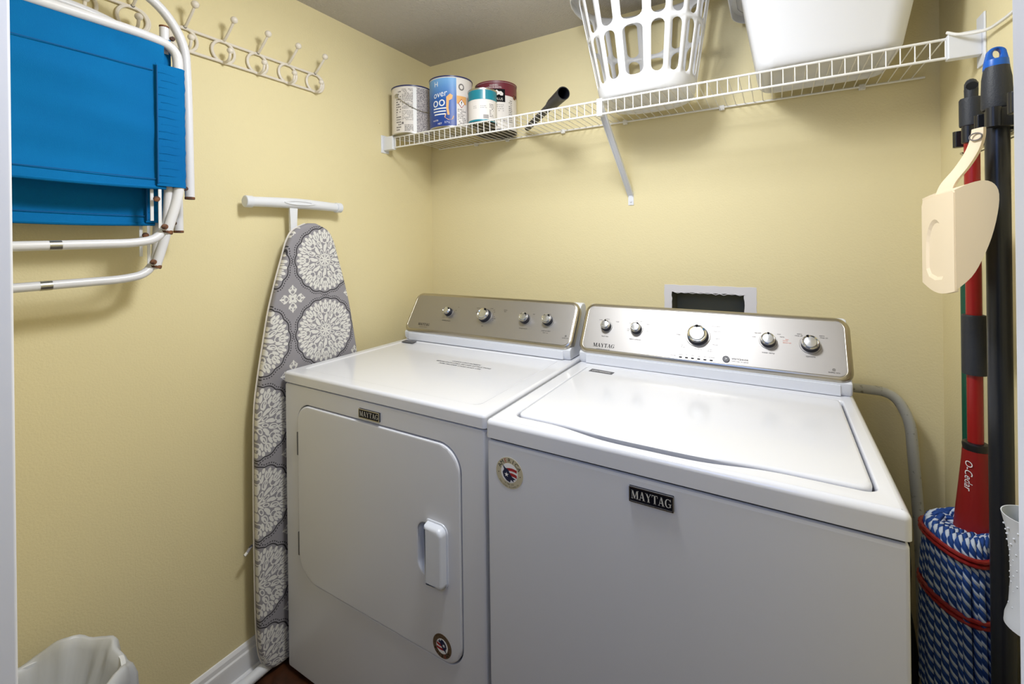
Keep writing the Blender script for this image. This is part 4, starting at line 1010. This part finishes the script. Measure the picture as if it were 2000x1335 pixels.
# dustpan
DP = thing('dustpan', 'cream plastic dustpan hanging by its handle in front of the mop', 'dustpan', (.27, 1.06, 1.20))
X0_, Y0_, Y1_ = .245, .975, 1.160
side = [(.000, 1.200), (.018, 1.2215), (.030, 1.248), (.041, 1.283), (.048, 1.320), (.050, 1.350), (.045, 1.366), (.034, 1.3725), (.018, 1.3695), (.000, 1.360)]
side = [(p.x, p.y) for p in smoothp([(a, c, 0) for a, c in side], 3)]
def wall_side(b, yy, yi):
    b.skin([[Vector((X0_ + a, yy, z)) for a, z in side], [Vector((X0_ + a, yi, z)) for a, z in side]])
b = MB()
fl_ = lambda y_, z_, d=0.0: Vector((X0_ + d, y_, z_))
# floor of the pan with a rounded lip
lip = [(Y0_ + .0006 + (Y1_ - Y0_ - .0012) * k / 16, 1.198 - .011 * sin(pi * k / 16) ** 1.0) for k in range(17)]
flo = lip + [(Y1_ - .0006, 1.345), (Y1_ - .012, 1.357), (Y0_ + .006, 1.3595), (Y0_ + .0006, 1.356)]
hollow = [(1.078 + .055 * cos(t), 1.262 + .055 * sin(t)) for t in [pi * k / 12 for k in range(13)]] + [(1.023, 1.225), (1.04, 1.212), (1.078, 1.208), (1.115, 1.212), (1.133, 1.225)]
flo.reverse(); hollow_ = hollow
b.fill(flo, [hollow_], lambda p, q: fl_(p, q, -.0015))
b.skin([[fl_(p, q, -.0015) for p, q in hollow_], [fl_(p, q, .002) for p, q in offset(hollow_, -.006)]], True, False, True)
b.fill(flo, [], lambda p, q: fl_(p, q, .003)); b.skin([[fl_(p, q, -.0015) for p, q in flo], [fl_(p, q, .003) for p, q in flo]], True, False, False)
wall_side(b, Y0_, Y0_ + .0025); wall_side(b, Y1_ - .0025, Y1_)
b.skin([[(X0_ + a - .0005, Y0_ + .0008, z - .0005), (X0_ + a - .0005, Y1_ - .0008, z - .0005), (X0_ + a * .95, Y1_ - .0008, z - .003), (X0_ + a * .95, Y0_ + .0008, z - .003)] for a, z in side[-12:]])
b.build('pan', CREAM, DP, smooth=False)
b = MB(); hpts = smoothp([(.258, 1.085, 1.358), (.264, 1.080, 1.380), (.278, 1.067, 1.405), (.288, 1.054, 1.430), (.292, 1.047, 1.450), (.293, 1.045, 1.466)], 5)
lp = []
for i, p in enumerate(hpts):
    t = i / (len(hpts) - 1); w_ = .0165 - .006 * t; th = .0035
    lp.append([p + Vector((cx_ * w_ * .75 * .6, -cx_ * w_ * .8, 0)) + Vector((cy_ * th, cy_ * th * .6, 0)) for cx_, cy_ in ((-1, -.6), (-.6, -1), (.6, -1), (1, -.6), (1, .6), (.6, 1), (-.6, 1), (-1, .6))])
b.skin(lp); b.build('handle', CREAM, DP, angle=50)
b = MB(); b.tube([hpts[-2] + Vector((.006 * cos(2 * pi * k / 16), -.006 * cos(2 * pi * k / 16), -.012 + .006 * sin(2 * pi * k / 16))) + Vector((-.005, -.004, 0)) for k in range(16)], .0012, 6, closed=True); b.build('hanging_eyelet', PRT, DP)

# ================================================================== FOLDED STEP STOOL beside the washer, black hose
ST = thing('folding_step_stool', 'folded tubular steel stool frame in the gap right of the washer', 'step stool', (.22, 1.56, 0))
b = MB(); b.tube(fillet([(-.26, 1.566, .012), (-.20, 1.575, .868), (.268, 1.570, .866), (.300, 1.562, .80), (.316, 1.555, .50), (.322, 1.550, .012)], .07, 10), .0125, 16); b.build('tube_frame', GREYT, ST)
b = MB(); b.box((.320, 1.556, .535), (.341, 1.560, .562), .001); b.box((.334, 1.553, .515), (.342, 1.560, .552), .001); b.tube([(.338, 1.557, .555), (.345, 1.555, .53), (.338, 1.556, .48)], .0014, 6); b.build('latch', BADGES, ST)
for xx in (-.26, .322):
    b = MB(); b.lathe([(.0155, 0), (.0155, .03), (.0128, .032)], (xx, 1.55 if xx > 0 else 1.566, 0), n=16); b.build('rubber_foot', BLKR, ST)
b = MB(); b.tube(smoothp([(.130, 1.52, .52), (.185, 1.535, .655), (.235, 1.536, .640), (.270, 1.535, .56), (.280, 1.535, .43), (.276, 1.53, .34), (.285, 1.525, .26), (.292, 1.52, .16), (.262, 1.51, .06), (.20, 1.505, .02)], 8), .013, 12)
tag(b.build('drain_hose', BLK), 'black hose looping behind the right side of the washing machine', 'hose')

# ================================================================== WASTE BIN WITH LINER
BX, BY = -1.175, .252
WB = thing('waste_bin', 'waste bin lined with a crumpled white plastic bag, bottom left corner', 'waste bin', (BX, BY, 0))
b = MB(); b.lathe([(.10, .0), (.105, .004), (.128, .44), (.133, .445), (.133, .452), (.126, .452), (.102, .008), (.001, .008)], (BX, BY, 0), n=40, cap=False); b.build('bin_body', WPLAS, WB)
b = MB(); r3 = random.Random(12); n = 96; loops = []
ph = [r3.uniform(0, 6.28) for _ in range(8)]
for (rad, z, am) in ((.06, .30, .004), (.095, .38, .006), (.112, .425, .006), (.118, .448, .006), (.126, .462, .006), (.133, .464, .006), (.139, .455, .007), (.143, .435, .008), (.144, .40, .010), (.142, .36, .012), (.143, .325, .013), (.147, .312, .013)):
    lp = []
    for k in range(n):
        a = 2 * pi * k / n
        wv = am * (sin(7 * a + ph[0] + z * 20) * .5 + sin(13 * a + ph[1] - z * 30) * .35 + sin(23 * a + ph[2]) * .25)
        zz = z + (.010 * sin(3 * a + ph[3]) + .007 * sin(8 * a + ph[4]) + .012 * max(0, cos(a - .55)) ** 6 * 1.5) * (1 if z > .3 else .3)
        lp.append((BX + (rad + wv) * cos(a), BY + (rad + wv) * sin(a), zz))
    loops.append(lp)
b.skin(loops, True, False, False); b.build('bag_liner', BAG, WB, angle=80)

bpy.context.view_layer.update()
for o in bpy.data.objects:
    if '_o' in o: del o['_o']
